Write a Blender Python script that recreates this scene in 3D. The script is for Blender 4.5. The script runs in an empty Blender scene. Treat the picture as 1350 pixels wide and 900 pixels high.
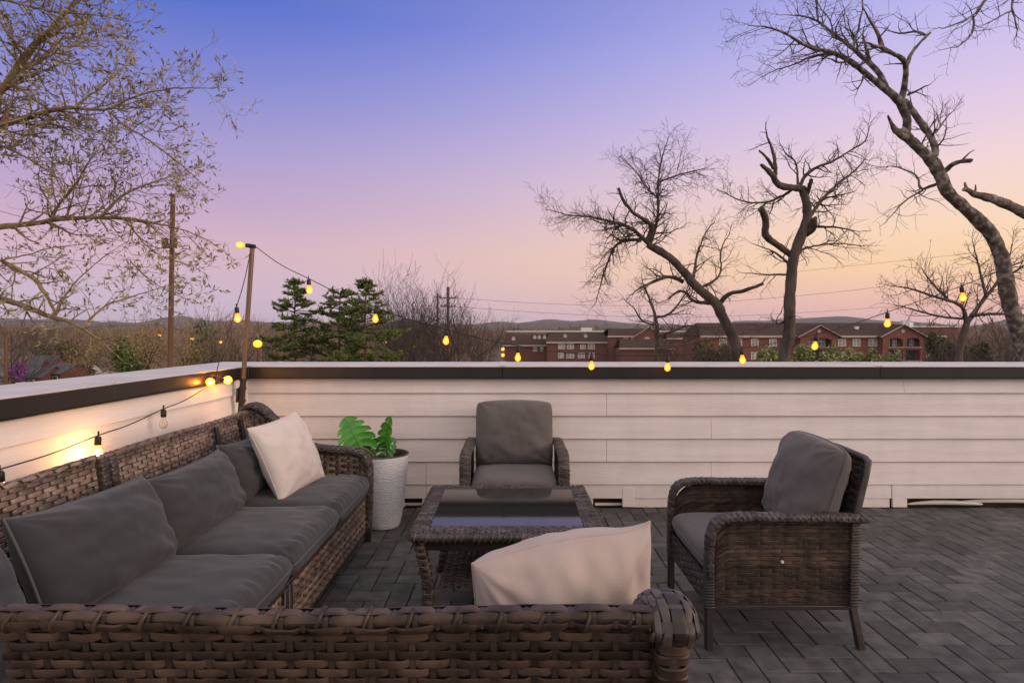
import bpy, bmesh, math, random
import numpy as np
from mathutils import Vector, Matrix, noise as mnoise

C = bpy.context.scene
col = C.collection
R = math.radians
PI = math.pi

# ------------------------------------------------------------------ camera, sky, sun, exposure
EYE = 1.30                      # camera height over the deck (deck top = 0)
F = 810.0                       # focal length in photo pixels (1350 wide)
cd = bpy.data.cameras.new('camera')
cam = bpy.data.objects.new('camera', cd)
col.objects.link(cam)
cam.location = (0, 0, EYE)
cam.rotation_euler = (R(90), 0, 0)
cd.sensor_width = 36.0
cd.lens = 36.0 * F / 1350.0
cd.shift_y = -13.0 / 1350.0
cd.clip_start = 0.05
cd.clip_end = 30000
C.camera = cam
C.view_settings.view_transform = 'Standard'
C.view_settings.look = 'None'
C.view_settings.exposure = 0.10
C.view_settings.gamma = 1.0
C.view_settings.use_curve_mapping = False

def s2l(c):
    return tuple(((x / 255.0) / 12.92 if x <= 10 else (((x / 255.0) + 0.055) / 1.055) ** 2.4) for x in c)

SUN_EL, SUN_AZ = R(12), R(108)    # azimuth clockwise from +Y (the view direction)
w = bpy.data.worlds.new('World')
C.world = w
w.use_nodes = True
nt = w.node_tree
nt.nodes.clear()
N = nt.nodes.new
L = nt.links.new
tc = N('ShaderNodeTexCoord')
sep = N('ShaderNodeSeparateXYZ')
L(tc.outputs['Generated'], sep.inputs[0])

def ramp_node(nt, stops):
    r = nt.nodes.new('ShaderNodeValToRGB')
    cr = r.color_ramp
    while len(cr.elements) > 1:
        cr.elements.remove(cr.elements[-1])
    cr.elements[0].position = stops[0][0]
    cr.elements[0].color = (*stops[0][1], 1)
    for p, c in stops[1:]:
        e = cr.elements.new(p)
        e.color = (*c, 1)
    return r

rl = ramp_node(nt, [(0.0, s2l((188, 176, 200))), (0.05, s2l((202, 180, 203))), (0.12, s2l((212, 176, 194))),
                    (0.19, s2l((190, 163, 200))), (0.26, s2l((166, 154, 206))), (0.34, s2l((132, 136, 207))),
                    (0.44, s2l((80, 108, 202))), (0.56, s2l((84, 108, 188))), (0.72, (.55, .50, .53)), (1.0, (1.1, 1.0, .99))])
rr = ramp_node(nt, [(0.0, s2l((222, 180, 188))), (0.035, s2l((238, 186, 172))), (0.09, s2l((252, 210, 166))),
                    (0.14, s2l((251, 216, 184))), (0.22, s2l((242, 213, 214))), (0.30, s2l((222, 200, 230))),
                    (0.40, s2l((190, 184, 236))), (0.52, s2l((150, 152, 220))), (0.72, (.58, .52, .54)), (1.0, (1.1, 1.0, .99))])
L(sep.outputs['Z'], rl.inputs[0])
L(sep.outputs['Z'], rr.inputs[0])
at = N('ShaderNodeMath'); at.operation = 'ARCTAN2'
L(sep.outputs['X'], at.inputs[0]); L(sep.outputs['Y'], at.inputs[1])
mr = N('ShaderNodeMapRange'); mr.interpolation_type = 'SMOOTHSTEP'
mr.inputs['From Min'].default_value = R(-34); mr.inputs['From Max'].default_value = R(44)
L(at.outputs[0], mr.inputs['Value'])
mx = N('ShaderNodeMix'); mx.data_type = 'RGBA'
L(mr.outputs[0], mx.inputs['Factor']); L(rl.outputs[0], mx.inputs['A']); L(rr.outputs[0], mx.inputs['B'])
# the unseen sky behind the camera is brightened to light the far wall
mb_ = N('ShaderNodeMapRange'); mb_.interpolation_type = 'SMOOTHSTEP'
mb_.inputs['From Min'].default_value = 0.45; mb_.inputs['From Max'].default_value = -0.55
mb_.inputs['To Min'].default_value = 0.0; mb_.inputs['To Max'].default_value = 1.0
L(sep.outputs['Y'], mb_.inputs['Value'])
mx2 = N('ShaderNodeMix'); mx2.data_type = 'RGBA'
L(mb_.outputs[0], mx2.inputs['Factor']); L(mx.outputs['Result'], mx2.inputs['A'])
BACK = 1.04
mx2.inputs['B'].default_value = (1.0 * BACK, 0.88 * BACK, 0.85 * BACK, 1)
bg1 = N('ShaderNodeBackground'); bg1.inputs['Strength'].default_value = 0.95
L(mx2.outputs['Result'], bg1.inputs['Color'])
sky = N('ShaderNodeTexSky'); sky.sky_type = 'NISHITA'; sky.sun_disc = False
sky.sun_elevation = SUN_EL; sky.sun_rotation = SUN_AZ
bg2 = N('ShaderNodeBackground'); bg2.inputs['Strength'].default_value = 0.004
L(sky.outputs[0], bg2.inputs['Color'])
ad = N('ShaderNodeAddShader'); out = N('ShaderNodeOutputWorld')
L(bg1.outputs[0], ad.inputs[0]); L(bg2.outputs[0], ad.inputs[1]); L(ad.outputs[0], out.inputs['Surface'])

sd = bpy.data.lights.new('sun', 'SUN')
sd.energy = 1.55
sd.angle = R(28)
sd.color = (1.0, 0.70, 0.50)
sun = bpy.data.objects.new('sun', sd)
col.objects.link(sun)
sdir = Vector((math.sin(SUN_AZ) * math.cos(SUN_EL), math.cos(SUN_AZ) * math.cos(SUN_EL), math.sin(SUN_EL)))
sun.rotation_euler = sdir.to_track_quat('Z', 'Y').to_euler()

# ------------------------------------------------------------------ materials
def mat(name, c1, c2=None, rough=0.65, nscale=6.0, bump=0.0, bscale=60.0, stretch=(1, 1, 1), island=0.0, metallic=0.0,
        spec=0.4, detail=6.0, c3=None, contrast=(0.35, 0.65), sheen=0.0, bdist=0.01, roughvar=0.0, ior=None, streak=None):
    m = bpy.data.materials.new(name)
    m.use_nodes = True
    t = m.node_tree
    b = t.nodes['Principled BSDF']
    n = t.nodes.new
    tcn = n('ShaderNodeTexCoord'); mp = n('ShaderNodeMapping')
    mp.inputs['Scale'].default_value = stretch
    t.links.new(tcn.outputs['Object'], mp.inputs[0])
    ns = n('ShaderNodeTexNoise'); ns.inputs['Scale'].default_value = nscale; ns.inputs['Detail'].default_value = detail
    t.links.new(mp.outputs[0], ns.inputs['Vector'])
    c2 = c2 or c1
    st = [(contrast[0], c1), (contrast[1], c2)]
    if c3:
        st = [(contrast[0], c1), ((contrast[0] + contrast[1]) / 2, c2), (contrast[1], c3)]
    rp = ramp_node(t, st)
    t.links.new(ns.outputs['Fac'], rp.inputs[0])
    colout = rp.outputs[0]
    if island:
        g = n('ShaderNodeNewGeometry'); mrr = n('ShaderNodeMapRange')
        mrr.inputs['To Min'].default_value = 1 - island; mrr.inputs['To Max'].default_value = 1 + island
        t.links.new(g.outputs['Random Per Island'], mrr.inputs['Value'])
        hs = n('ShaderNodeHueSaturation')
        t.links.new(mrr.outputs[0], hs.inputs['Value']); t.links.new(colout, hs.inputs['Color'])
        colout = hs.outputs[0]
    if streak:
        m3 = n('ShaderNodeMapping'); m3.inputs['Scale'].default_value = streak[0]
        t.links.new(tcn.outputs['Object'], m3.inputs[0])
        n3 = n('ShaderNodeTexNoise'); n3.inputs['Scale'].default_value = 1.0; n3.inputs['Detail'].default_value = 7; n3.inputs['Roughness'].default_value = .62
        t.links.new(m3.outputs[0], n3.inputs['Vector'])
        m4 = n('ShaderNodeMapRange'); m4.inputs['From Min'].default_value = .36; m4.inputs['From Max'].default_value = .62
        m4.inputs['To Min'].default_value = streak[1]; m4.inputs['To Max'].default_value = streak[2]
        t.links.new(n3.outputs['Fac'], m4.inputs['Value'])
        h3 = n('ShaderNodeHueSaturation'); t.links.new(m4.outputs[0], h3.inputs['Value']); t.links.new(colout, h3.inputs['Color'])
        colout = h3.outputs[0]
    t.links.new(colout, b.inputs['Base Color'])
    b.inputs['Roughness'].default_value = rough
    if roughvar:
        m2 = n('ShaderNodeMapRange'); m2.inputs['To Min'].default_value = rough - roughvar; m2.inputs['To Max'].default_value = rough + roughvar
        t.links.new(ns.outputs['Fac'], m2.inputs['Value']); t.links.new(m2.outputs[0], b.inputs['Roughness'])
    b.inputs['Metallic'].default_value = metallic
    b.inputs['Specular IOR Level'].default_value = spec
    if ior: b.inputs['IOR'].default_value = ior
    if sheen:
        b.inputs['Sheen Weight'].default_value = sheen
    if bump:
        n2 = n('ShaderNodeTexNoise'); n2.inputs['Scale'].default_value = bscale; n2.inputs['Detail'].default_value = 4
        t.links.new(mp.outputs[0], n2.inputs['Vector'])
        bp = n('ShaderNodeBump'); bp.inputs['Strength'].default_value = bump; bp.inputs['Distance'].default_value = bdist
        t.links.new(n2.outputs['Fac'], bp.inputs['Height']); t.links.new(bp.outputs[0], b.inputs['Normal'])
    return m

def emit(name, c, s):
    m = bpy.data.materials.new(name); m.use_nodes = True
    b = m.node_tree.nodes['Principled BSDF']
    b.inputs['Base Color'].default_value = (*c, 1)
    b.inputs['Emission Color'].default_value = (*c, 1)
    b.inputs['Emission Strength'].default_value = s
    return m

M = {}
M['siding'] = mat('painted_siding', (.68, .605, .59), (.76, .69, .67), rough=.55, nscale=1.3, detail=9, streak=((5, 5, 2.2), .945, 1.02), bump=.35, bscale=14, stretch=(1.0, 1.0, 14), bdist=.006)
M['sidingL'] = mat('painted_siding_lit_side', (.76, .70, .66), (.81, .75, .71), rough=.55, nscale=2.2, bump=.35, bscale=14, stretch=(1.0, 1.0, 14), bdist=.006)  # lighter copy of the siding; the left wall's brightness is put into the colour
M['coping'] = mat('coping_metal', (.50, .48, .48), (.60, .58, .58), rough=.5, nscale=5, bump=.03, bscale=8, spec=.3)
M['fascia'] = mat('fascia_metal', (.017, .0138, .0132), (.025, .020, .019), rough=.38, nscale=3, bump=.02, bscale=6, spec=.4)
M['dark'] = mat('dark_void', (.03, .018, .014), (.06, .03, .02), rough=.9)  # wall core near black; shade in the drain openings is put into the colour
M['pipe'] = mat('white_pipe', (.6, .57, .52), (.7, .66, .6), rough=.5, bump=.2, bscale=20)
M['paver'] = mat('rubber_paver', (.042, .0418, .0425), (.090, .0885, .089), rough=.76, nscale=14, bump=.5, bscale=240, streak=((1.7, 1.7, 1.7), .74, 1.12), island=.33, bdist=.003, roughvar=.1, spec=.5)
M['joint'] = mat('paver_joint', (.018, .017, .017), (.03, .028, .028), rough=.95)
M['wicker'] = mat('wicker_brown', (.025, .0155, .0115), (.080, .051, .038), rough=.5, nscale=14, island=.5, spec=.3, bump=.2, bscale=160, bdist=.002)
M['stake'] = mat('wicker_stake', (.03, .021, .018), (.06, .042, .035), rough=.5, nscale=9, island=.3)
M['wickerlt'] = mat('wicker_lit_brown', (.095, .068, .052), (.23, .165, .125), rough=.42, nscale=16, island=.45, spec=.5, bump=.2, bscale=160, bdist=.002)  # lighter wicker copy; lamp light on the left modules is put into the colour
M['wickergrey'] = mat('wicker_greybrown', (.036, .028, .025), (.095, .075, .067), rough=.46, nscale=18, island=.55, spec=.4)
M['wickerdark'] = mat('wicker_dark', (.028, .022, .02), (.07, .054, .048), rough=.45, nscale=14, island=.4, spec=.5)
M['frame'] = mat('dark_frame', (.022, .018, .017), (.035, .028, .026), rough=.45)
M['charcoal'] = mat('charcoal_fabric', (.031, .032, .0355), (.040, .041, .045), rough=.88, nscale=5, bump=.35, bscale=420, sheen=.15, bdist=.002)
M['charcoal2'] = mat('charcoal_warm_fabric', (.092, .080, .078), (.112, .098, .095), rough=.9, nscale=5, bump=.35, bscale=420, sheen=.15, bdist=.002)
M['piping'] = mat('grey_piping', (.085, .087, .093), rough=.8)
M['linen'] = mat('linen_fabric', (.37, .30, .275), (.42, .345, .315), rough=.95, nscale=9, bump=.35, bscale=500, stretch=(1, 1, 1), sheen=.2, bdist=.002)
M['linenpale'] = mat('pale_linen_fabric', (.52, .465, .44), (.57, .51, .485), rough=.95, nscale=9, bump=.35, bscale=500, sheen=.2, bdist=.002)
M['glass_top'] = mat('black_glass', (.016, .0155, .015), rough=.045, spec=.5, ior=1.7)
M['potwhite'] = mat('white_ceramic', (.78, .78, .79), (.84, .84, .84), rough=.5, nscale=30)
M['soil'] = mat('soil', (.012, .009, .008), (.03, .02, .016), rough=.95, bump=1, bscale=60)
M['leafgreen'] = mat('monstera_leaf', (.035, .19, .012), (.075, .33, .02), rough=.28, nscale=9, spec=.6)
M['leafdark'] = mat('monstera_leaf_dark', (.018, .085, .012), (.035, .14, .02), rough=.3, nscale=9, spec=.6)
M['stem'] = mat('monstera_stem', (.10, .20, .04), (.16, .26, .07), rough=.4)
M['wood_pole'] = mat('wooden_pole', (.11, .062, .034), (.17, .10, .055), rough=.3, nscale=10, stretch=(1, 1, .1), spec=.6)
M['socket'] = mat('black_rubber', (.012, .012, .013), rough=.5)
def shell(name, c, s, fac):
    m = emit(name, c, s); t = m.node_tree; b = t.nodes['Principled BSDF']; o = t.nodes['Material Output']
    tr = t.nodes.new('ShaderNodeBsdfTransparent'); tr.inputs[0].default_value = (1, .85, .6, 1)
    mx_ = t.nodes.new('ShaderNodeMixShader'); mx_.inputs[0].default_value = fac
    t.links.new(tr.outputs[0], mx_.inputs[1]); t.links.new(b.outputs[0], mx_.inputs[2]); t.links.new(mx_.outputs[0], o.inputs['Surface'])
    return m
M['bulb'] = shell('lit_bulb_glass', (1.0, .36, .012), 1.25, .75)
M['bulbwarm'] = shell('warm_bulb_glass', (1.0, .40, .02), 2.0, .6)
M['bulbhotglass'] = shell('bright_bulb_glass', (1.0, .46, .04), 3.5, .6)
M['core'] = emit('filament_glow', (1.0, .62, .16), 9.0)
M['corewarm'] = emit('warm_filament_glow', (1.0, .50, .10), 260.0)
M['corehot'] = emit('bright_filament_glow', (1.0, .58, .22), 850.0)
M['lampglow'] = emit('street_lamp_glow', (1.0, .42, .03), 1.7)
gm = bpy.data.materials.new('clear_glass'); gm.use_nodes = True
gb = gm.node_tree.nodes['Principled BSDF']
gb.inputs['Transmission Weight'].default_value = 1.0; gb.inputs['Roughness'].default_value = .02; gb.inputs['IOR'].default_value = 1.1
gb.inputs['Base Color'].default_value = (.95, .9, .8, 1)
M['clearglass'] = gm
M['barkA'] = mat('bark_brown', (.055, .040, .033), (.11, .085, .072), rough=.9, nscale=6, bump=.8, bscale=18, stretch=(1, 1, .35), bdist=.03)
M['barkC'] = mat('bark_lichen', (.080, .060, .052), (.15, .12, .105), c3=(.27, .24, .22), rough=.9, nscale=9, bump=.8, bscale=16, bdist=.03, contrast=(.42, .62))
M['barkL'] = mat('bark_olive', (.17, .115, .058), (.30, .21, .11), rough=.9, nscale=5, bump=.7, bscale=16, bdist=.03)
M['twig'] = mat('twig_brown', (.060, .043, .037), (.10, .075, .065), rough=.9, island=.3)
M['twigC'] = mat('twig_grey', (.085, .065, .058), (.13, .10, .09), rough=.9, island=.3)
M['twigL'] = mat('twig_olive', (.24, .18, .115), (.36, .28, .185), rough=.9, island=.3)
M['bud'] = mat('olive_bud', (.21, .175, .085), (.35, .29, .145), rough=.8, island=.45)
M['pineleaf'] = mat('pine_needles', (.070, .098, .024), (.165, .21, .055), rough=.8, nscale=1.2, island=.5)
M['evergreen'] = mat('evergreen_leaf', (.03, .045, .015), (.075, .10, .03), rough=.8, nscale=.8, island=.5)
M['hedge'] = mat('yellowgreen_leaf', (.15, .17, .06), (.28, .30, .12), rough=.8, nscale=.6, island=.5)
M['shrub'] = mat('olive_shrub', (.06, .055, .02), (.12, .105, .04), rough=.85, nscale=.6, island=.5)
M['golden'] = mat('golden_shrub', (.17, .12, .045), (.30, .22, .09), rough=.85, nscale=.6, island=.5)
M['brightshrub'] = mat('bright_shrub', (.05, .075, .012), (.10, .14, .025), rough=.85, nscale=.6, island=.5)
M['redbud'] = mat('purple_blossom', (.20, .05, .24), (.34, .11, .40), rough=.85, island=.4)
M['woods'] = mat('bare_woods', (.13, .090, .066), (.28, .195, .14), rough=.95, nscale=.02, island=.5)
M['undergrowth'] = mat('woods_undergrowth', (.14, .10, .055), (.27, .19, .105), rough=.95, nscale=.03, island=.5, c3=(.19, .18, .075), contrast=(.3, .7))
M['ground'] = mat('dormant_ground', (.10, .078, .05), (.15, .12, .08), rough=1, nscale=.02, c3=(.12, .12, .06), contrast=(.3, .7))
M['hill'] = mat('wooded_hill', (.040, .042, .036), (.062, .060, .050), rough=1, nscale=.012)
M['brick'] = mat('red_brick', (.17, .070, .052), (.23, .10, .076), spec=.1, rough=.95, nscale=2.5)
M['brickdark'] = mat('dark_brick', (.13, .055, .042), (.18, .08, .06), rough=.9, nscale=2.5)
M['shingle'] = mat('brown_shingle', (.058, .040, .034), (.085, .060, .050), spec=.05, rough=1, nscale=1.5, bump=.3, bscale=3)
M['shinglegrey'] = mat('grey_shingle', (.06, .06, .065), (.09, .09, .095), rough=.9, nscale=1.5)
M['trim'] = mat('pale_trim', (.40, .33, .29), (.46, .38, .33), rough=.7)
M['whitetrim'] = mat('white_trim', (.62, .60, .58), (.7, .68, .66), rough=.6)
M['pane'] = mat('window_pane', (.22, .21, .22), (.40, .36, .33), rough=.25, nscale=.7)
M['darkpane'] = mat('dark_pane', (.03, .025, .025), (.06, .05, .05), rough=.2)
M['wire'] = mat('power_wire', (.05, .04, .05), rough=.7)
M['polegrey'] = mat('grey_pole', (.09, .075, .07), (.14, .12, .11), rough=.8)
M['poleorange'] = mat('weathered_pole', (.12, .062, .036), (.18, .095, .055), rough=.85, nscale=3, stretch=(1, 1, .1))

# pot: horizontal ripple relief
def ripple(m, scale, dist, strength=.8):
    t = m.node_tree; b = t.nodes['Principled BSDF']
    tcn = t.nodes.new('ShaderNodeTexCoord'); wv = t.nodes.new('ShaderNodeTexWave')
    wv.wave_type = 'BANDS'; wv.bands_direction = 'Z'; wv.inputs['Scale'].default_value = scale
    wv.inputs['Distortion'].default_value = 7; wv.inputs['Detail'].default_value = 2; wv.inputs['Detail Scale'].default_value = 2.2
    t.links.new(tcn.outputs['Object'], wv.inputs[0])
    bp = t.nodes.new('ShaderNodeBump'); bp.inputs['Strength'].default_value = strength; bp.inputs['Distance'].default_value = dist
    t.links.new(wv.outputs['Fac'], bp.inputs['Height']); t.links.new(bp.outputs[0], b.inputs['Normal'])
ripple(M['potwhite'], 30, .008, .55)

# ------------------------------------------------------------------ mesh building
class MB:
    def __init__(s):
        s.v = []; s.q = []; s.t = []; s.n = 0
    def add(s, v, q=None, t=None):
        v = np.asarray(v, dtype=np.float64).reshape(-1, 3)
        if q is not None and len(q): s.q.append(np.asarray(q, dtype=np.int64).reshape(-1, 4) + s.n)
        if t is not None and len(t): s.t.append(np.asarray(t, dtype=np.int64).reshape(-1, 3) + s.n)
        s.v.append(v); s.n += len(v)
    def grid(s, P, ca=False, cb=False):
        P = np.asarray(P); a, b = P.shape[:2]
        idx = np.arange(a * b).reshape(a, b)
        if ca: idx = np.vstack([idx, idx[:1]])
        if cb: idx = np.hstack([idx, idx[:, :1]])
        q = np.stack([idx[:-1, :-1], idx[1:, :-1], idx[1:, 1:], idx[:-1, 1:]], -1).reshape(-1, 4)
        s.add(P.reshape(-1, 3), q)
    def box(s, c, size, Rm=None, b=0.0):
        c = np.array(c, float); h = np.array(size, float) / 2
        if b <= 0:
            v = np.array([[x, y, z] for x in (-1, 1) for y in (-1, 1) for z in (-1, 1)]) * h
            q = [[0, 1, 3, 2], [4, 6, 7, 5], [0, 4, 5, 1], [2, 3, 7, 6], [0, 2, 6, 4], [1, 5, 7, 3]]
            if Rm is not None: v = v @ np.array(Rm).T
            s.add(v + c, q); return
        b = min(b, h.min() * .9)
        v = []; ix = {}
        for sx in (-1, 1):
            for sy in (-1, 1):
                for sz in (-1, 1):
                    for ax in range(3):
                        p = np.array([sx, sy, sz]) * (h - b); p[ax] = (sx, sy, sz)[ax] * h[ax]
                        ix[(sx, sy, sz, ax)] = len(v); v.append(p)
        q = []; t = []
        o = [(1, 2), (2, 0), (0, 1)]
        for ax in range(3):
            u, w_ = o[ax]
            for sg in (-1, 1):
                loop = []
                for su, sw in ((-1, -1), (1, -1), (1, 1), (-1, 1)):
                    k = [0, 0, 0]; k[ax] = sg; k[u] = su; k[w_] = sw
                    loop.append(ix[(*k, ax)])
                if sg < 0: loop.reverse()
                q.append(loop)
        for ax in range(3):
            u, w_ = o[ax]
            for su in (-1, 1):
                for sw in (-1, 1):
                    def g(sg, a):
                        k = [0, 0, 0]; k[ax] = sg; k[u] = su; k[w_] = sw
                        return ix[(*k, a)]
                    lp = [g(-1, u), g(1, u), g(1, w_), g(-1, w_)]
                    if su * sw > 0: lp.reverse()
                    q.append(lp)
        for sx in (-1, 1):
            for sy in (-1, 1):
                for sz in (-1, 1):
                    tr = [ix[(sx, sy, sz, a)] for a in range(3)]
                    if sx * sy * sz < 0: tr.reverse()
                    t.append(tr)
        v = np.array(v)
        if Rm is not None: v = v @ np.array(Rm).T
        s.add(v + c, q, t)
    def bar(s, p0, p1, w_, d_, b=.002, up=(0, 0, 1)):
        p0 = Vector(p0); p1 = Vector(p1); z = (p1 - p0).normalized(); u = Vector(up)
        if abs(z.dot(u)) > .95: u = Vector((0, 1, 0))
        x = u.cross(z).normalized(); y = z.cross(x)
        Rm = np.array([[x[i], y[i], z[i]] for i in range(3)])
        s.box(np.array((p0 + p1) / 2), (w_, d_, (p1 - p0).length), Rm, b)
    def tube(s, path, r, k=8, cap=True, closed=False, ell=1.0, up=None):
        P = [Vector(p) for p in path]; n = len(P)
        rr_ = [r] * n if np.isscalar(r) else list(r)
        ref = Vector(up) if up is not None else None
        prev = None; rows = []
        for i, p in enumerate(P):
            if closed: t_ = P[(i + 1) % n] - P[i - 1]
            else: t_ = P[min(i + 1, n - 1)] - P[max(i - 1, 0)]
            if t_.length < 1e-9: t_ = Vector((0, 0, 1))
            t_.normalize()
            if ref is not None:
                a = ref - t_ * ref.dot(t_)
                if a.length < 1e-4: a = t_.orthogonal()
            elif prev is None: a = t_.orthogonal()
            else:
                a = prev - t_ * prev.dot(t_)
                if a.length < 1e-6: a = t_.orthogonal()
            a.normalize(); prev = a; b_ = t_.cross(a)
            rows.append([p + (a * math.cos(2 * PI * j / k) * ell + b_ * math.sin(2 * PI * j / k)) * rr_[i] for j in range(k)])
        A = np.array([[tuple(q) for q in r_] for r_ in rows])
        s.grid(A, ca=closed, cb=True)
        if cap and not closed:
            base = s.n - n * k
            for off, pt, flip in ((0, P[0], True), ((n - 1) * k, P[-1], False)):
                tr = [[k, (j + 1) % k, j] if flip else [k, j, (j + 1) % k] for j in range(k)]
                s.add(np.vstack([A[0 if flip else -1], [tuple(pt)]]), None, tr)
    def lathe(s, prof, n=32, c=(0, 0, 0)):
        a = np.linspace(0, 2 * PI, n, endpoint=False)
        P = np.array([[(c[0] + r * math.cos(x), c[1] + r * math.sin(x), c[2] + z) for x in a] for r, z in prof])
        s.grid(P, cb=True)
    def prism(s, poly, d, T=None):
        """convex polygon (x,z) extruded along y by d, centred"""
        n = len(poly)
        v = [(x, -d / 2, z) for x, z in poly] + [(x, d / 2, z) for x, z in poly]
        q = [[i, (i + 1) % n, n + (i + 1) % n, n + i] for i in range(n)]
        t = [[0, i, i + 1] for i in range(1, n - 1)] + [[n, n + i + 1, n + i] for i in range(1, n - 1)]
        v = np.array(v, float)
        if T is not None: v = np.array([tuple(T @ Vector(p)) for p in v])
        s.add(v, q, t)
    def build(s, name, m, parent=None, smooth=True, world=True, angle=42, T=None, recalc=False):
        V = np.vstack(s.v) if s.v else np.zeros((0, 3))
        if T is not None:
            Tm = np.array(T); V = V @ Tm[:3, :3].T + Tm[:3, 3]
        q = np.vstack(s.q) if s.q else np.zeros((0, 4), int)
        t = np.vstack(s.t) if s.t else np.zeros((0, 3), int)
        me = bpy.data.meshes.new(name)
        me.vertices.add(len(V)); me.vertices.foreach_set('co', V.astype(np.float32).ravel())
        nl = q.size + t.size
        me.loops.add(nl)
        me.loops.foreach_set('vertex_index', np.concatenate([q.ravel(), t.ravel()]).astype(np.int32))
        me.polygons.add(len(q) + len(t))
        ls = np.concatenate([np.arange(len(q)) * 4, q.size + np.arange(len(t)) * 3]).astype(np.int32)
        me.polygons.foreach_set('loop_start', ls)
        me.update(calc_edges=True)
        me.validate()
        if recalc:
            bm = bmesh.new(); bm.from_mesh(me); bmesh.ops.recalc_face_normals(bm, faces=bm.faces); bm.to_mesh(me); bm.free()
        if smooth:
            me.polygons.foreach_set('use_smooth', np.ones(len(me.polygons), dtype=bool))
            me.set_sharp_from_angle(angle=R(angle))
        else:
            me.polygons.foreach_set('use_smooth', np.zeros(len(me.polygons), dtype=bool))
        me.materials.append(m)
        o = bpy.data.objects.new(name, me)
        col.objects.link(o)
        if parent is not None:
            o.parent = parent
        return o

def tag(o, label=None, cat=None, group=None, kind=None):
    if label: o['label'] = label
    if cat: o['category'] = cat
    if group: o['group'] = group
    if kind: o['kind'] = kind
    return o

def empty(name, loc=(0, 0, 0), rz=0.0):
    o = bpy.data.objects.new(name, None)
    col.objects.link(o)
    o.empty_display_size = .1
    o.location = loc; o.rotation_euler = (0, 0, rz)
    return o

def copy_tree(o, parent=None):
    c = o.copy(); col.objects.link(c)
    if parent is not None: c.parent = parent
    for ch in [x for x in col.objects if x.parent == o]:
        copy_tree(ch, c)
    return c

def px(x, y, d):
    """where the sight line of photo pixel (x, y) is at distance d"""
    return Vector(((x - 675.0) * d / F, d, EYE - (y - 437.0) * d / F))

# woven wicker: strands over and under stakes, laid on any mapping (s along, t across, n out)
wr = np.random.RandomState(5)
def weave(mb, smb, fn, S, T, ds=.036, dt=.0187, amp=.0042, wf=.96, sw=.34, crown=.0022, jit=.0012, tsub=6, dip=.36, back=False):
    nr = max(2, int(round(T / dt))); dt = T / nr
    ns = max(2, int(round(S / ds))); ds = S / ns
    s = np.linspace(0, S, ns * 6 + 1)
    hw = dt * wf / 2
    if back:  # added dark sheet behind the strands, stands for shade in the gaps
        sg, tg = np.linspace(0, S, ns + 1), np.linspace(0, T, 9)
        smb.grid(np.stack([fn(sg, np.full_like(sg, q), np.full_like(sg, -amp * 1.9)) for q in tg], 0))
    for i in range(nr):
        t0 = (i + .5) * dt
        cs = np.cos(PI * s / ds + PI * i)
        n = amp * (1 - 2 * np.exp(-((1 + cs) / dip) ** 1.3)) + wr.normal(0, jit * .5, 1)
        wob = np.interp(s, np.linspace(0, S, ns + 1), wr.normal(0, jit, ns + 1))
        nn = np.interp(s, np.linspace(0, S, ns + 1), wr.normal(0, jit * .5, ns + 1))
        rows = []
        for dtt, dn in ((-hw, 0), (-hw * .7, crown), (0, crown * .75), (hw * .7, crown), (hw, 0), (0, -crown * .6)):
            rows.append(fn(s, np.full_like(s, t0) + dtt + wob, n + dn + nn))
        mb.grid(np.stack(rows, 0).transpose(1, 0, 2), cb=True)
    for k in range(ns + 1):
        s0 = np.clip(k * ds, ds * sw / 2, S - ds * sw / 2)
        t = np.linspace(0, T, tsub + 1)
        rows = []
        for d_s, dn in ((-ds * sw / 2, 0), (0, .0014), (ds * sw / 2, 0), (0, -.0014)):
            rows.append(fn(np.full_like(t, s0 + d_s), t, np.full_like(t, dn)))
        smb.grid(np.stack(rows, 0).transpose(1, 0, 2), cb=True)

def flat_fn(o, u, v):
    o = np.array(o, float); u = np.array(u, float); v = np.array(v, float)
    u /= np.linalg.norm(u); v /= np.linalg.norm(v); n_ = np.cross(u, v)
    return lambda s, t, n: o + s[:, None] * u + t[:, None] * v + n[:, None] * n_

def resample(path, n):
    P = np.array([tuple(p) for p in path], float)
    d = np.concatenate([[0], np.cumsum(np.linalg.norm(np.diff(P, axis=0), axis=1))])
    q = np.linspace(0, d[-1], n)
    return np.stack([np.interp(q, d, P[:, i]) for i in range(3)], 1), d[-1]

def smooth_path(pts, it=2):
    P = [Vector(p) for p in pts]
    for _ in range(it):
        Q = [P[0]]
        for a, b in zip(P[:-1], P[1:]):
            Q += [a * .75 + b * .25, a * .25 + b * .75]
        Q.append(P[-1]); P = Q
    return P

def roll_fn(path, side, a, b):
    """closed elliptical section (half width a along 'side', half thickness b) swept on a path: s along, t round"""
    P, Ltot = resample(path, 80)
    T = np.gradient(P, axis=0); T /= np.linalg.norm(T, axis=1)[:, None]
    side = np.array(side, float)
    Nn = np.cross(T, side); Nn /= np.linalg.norm(Nn, axis=1)[:, None]
    per = 2 * PI * math.sqrt((a * a + b * b) / 2)
    sq = np.linspace(0, Ltot, 80)
    def fn(s, t, n):
        p = np.stack([np.interp(s, sq, P[:, i]) for i in range(3)], 1)
        nn = np.stack([np.interp(s, sq, Nn[:, i]) for i in range(3)], 1)
        th = t / per * 2 * PI
        c, s_ = np.cos(th), np.sin(th)
        # superellipse, flat top
        e = .75
        x = np.sign(c) * np.abs(c) ** e * (a + n); y = np.sign(s_) * np.abs(s_) ** e * (b + n)
        return p + x[:, None] * side + y[:, None] * nn
    return fn, Ltot, per

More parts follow.
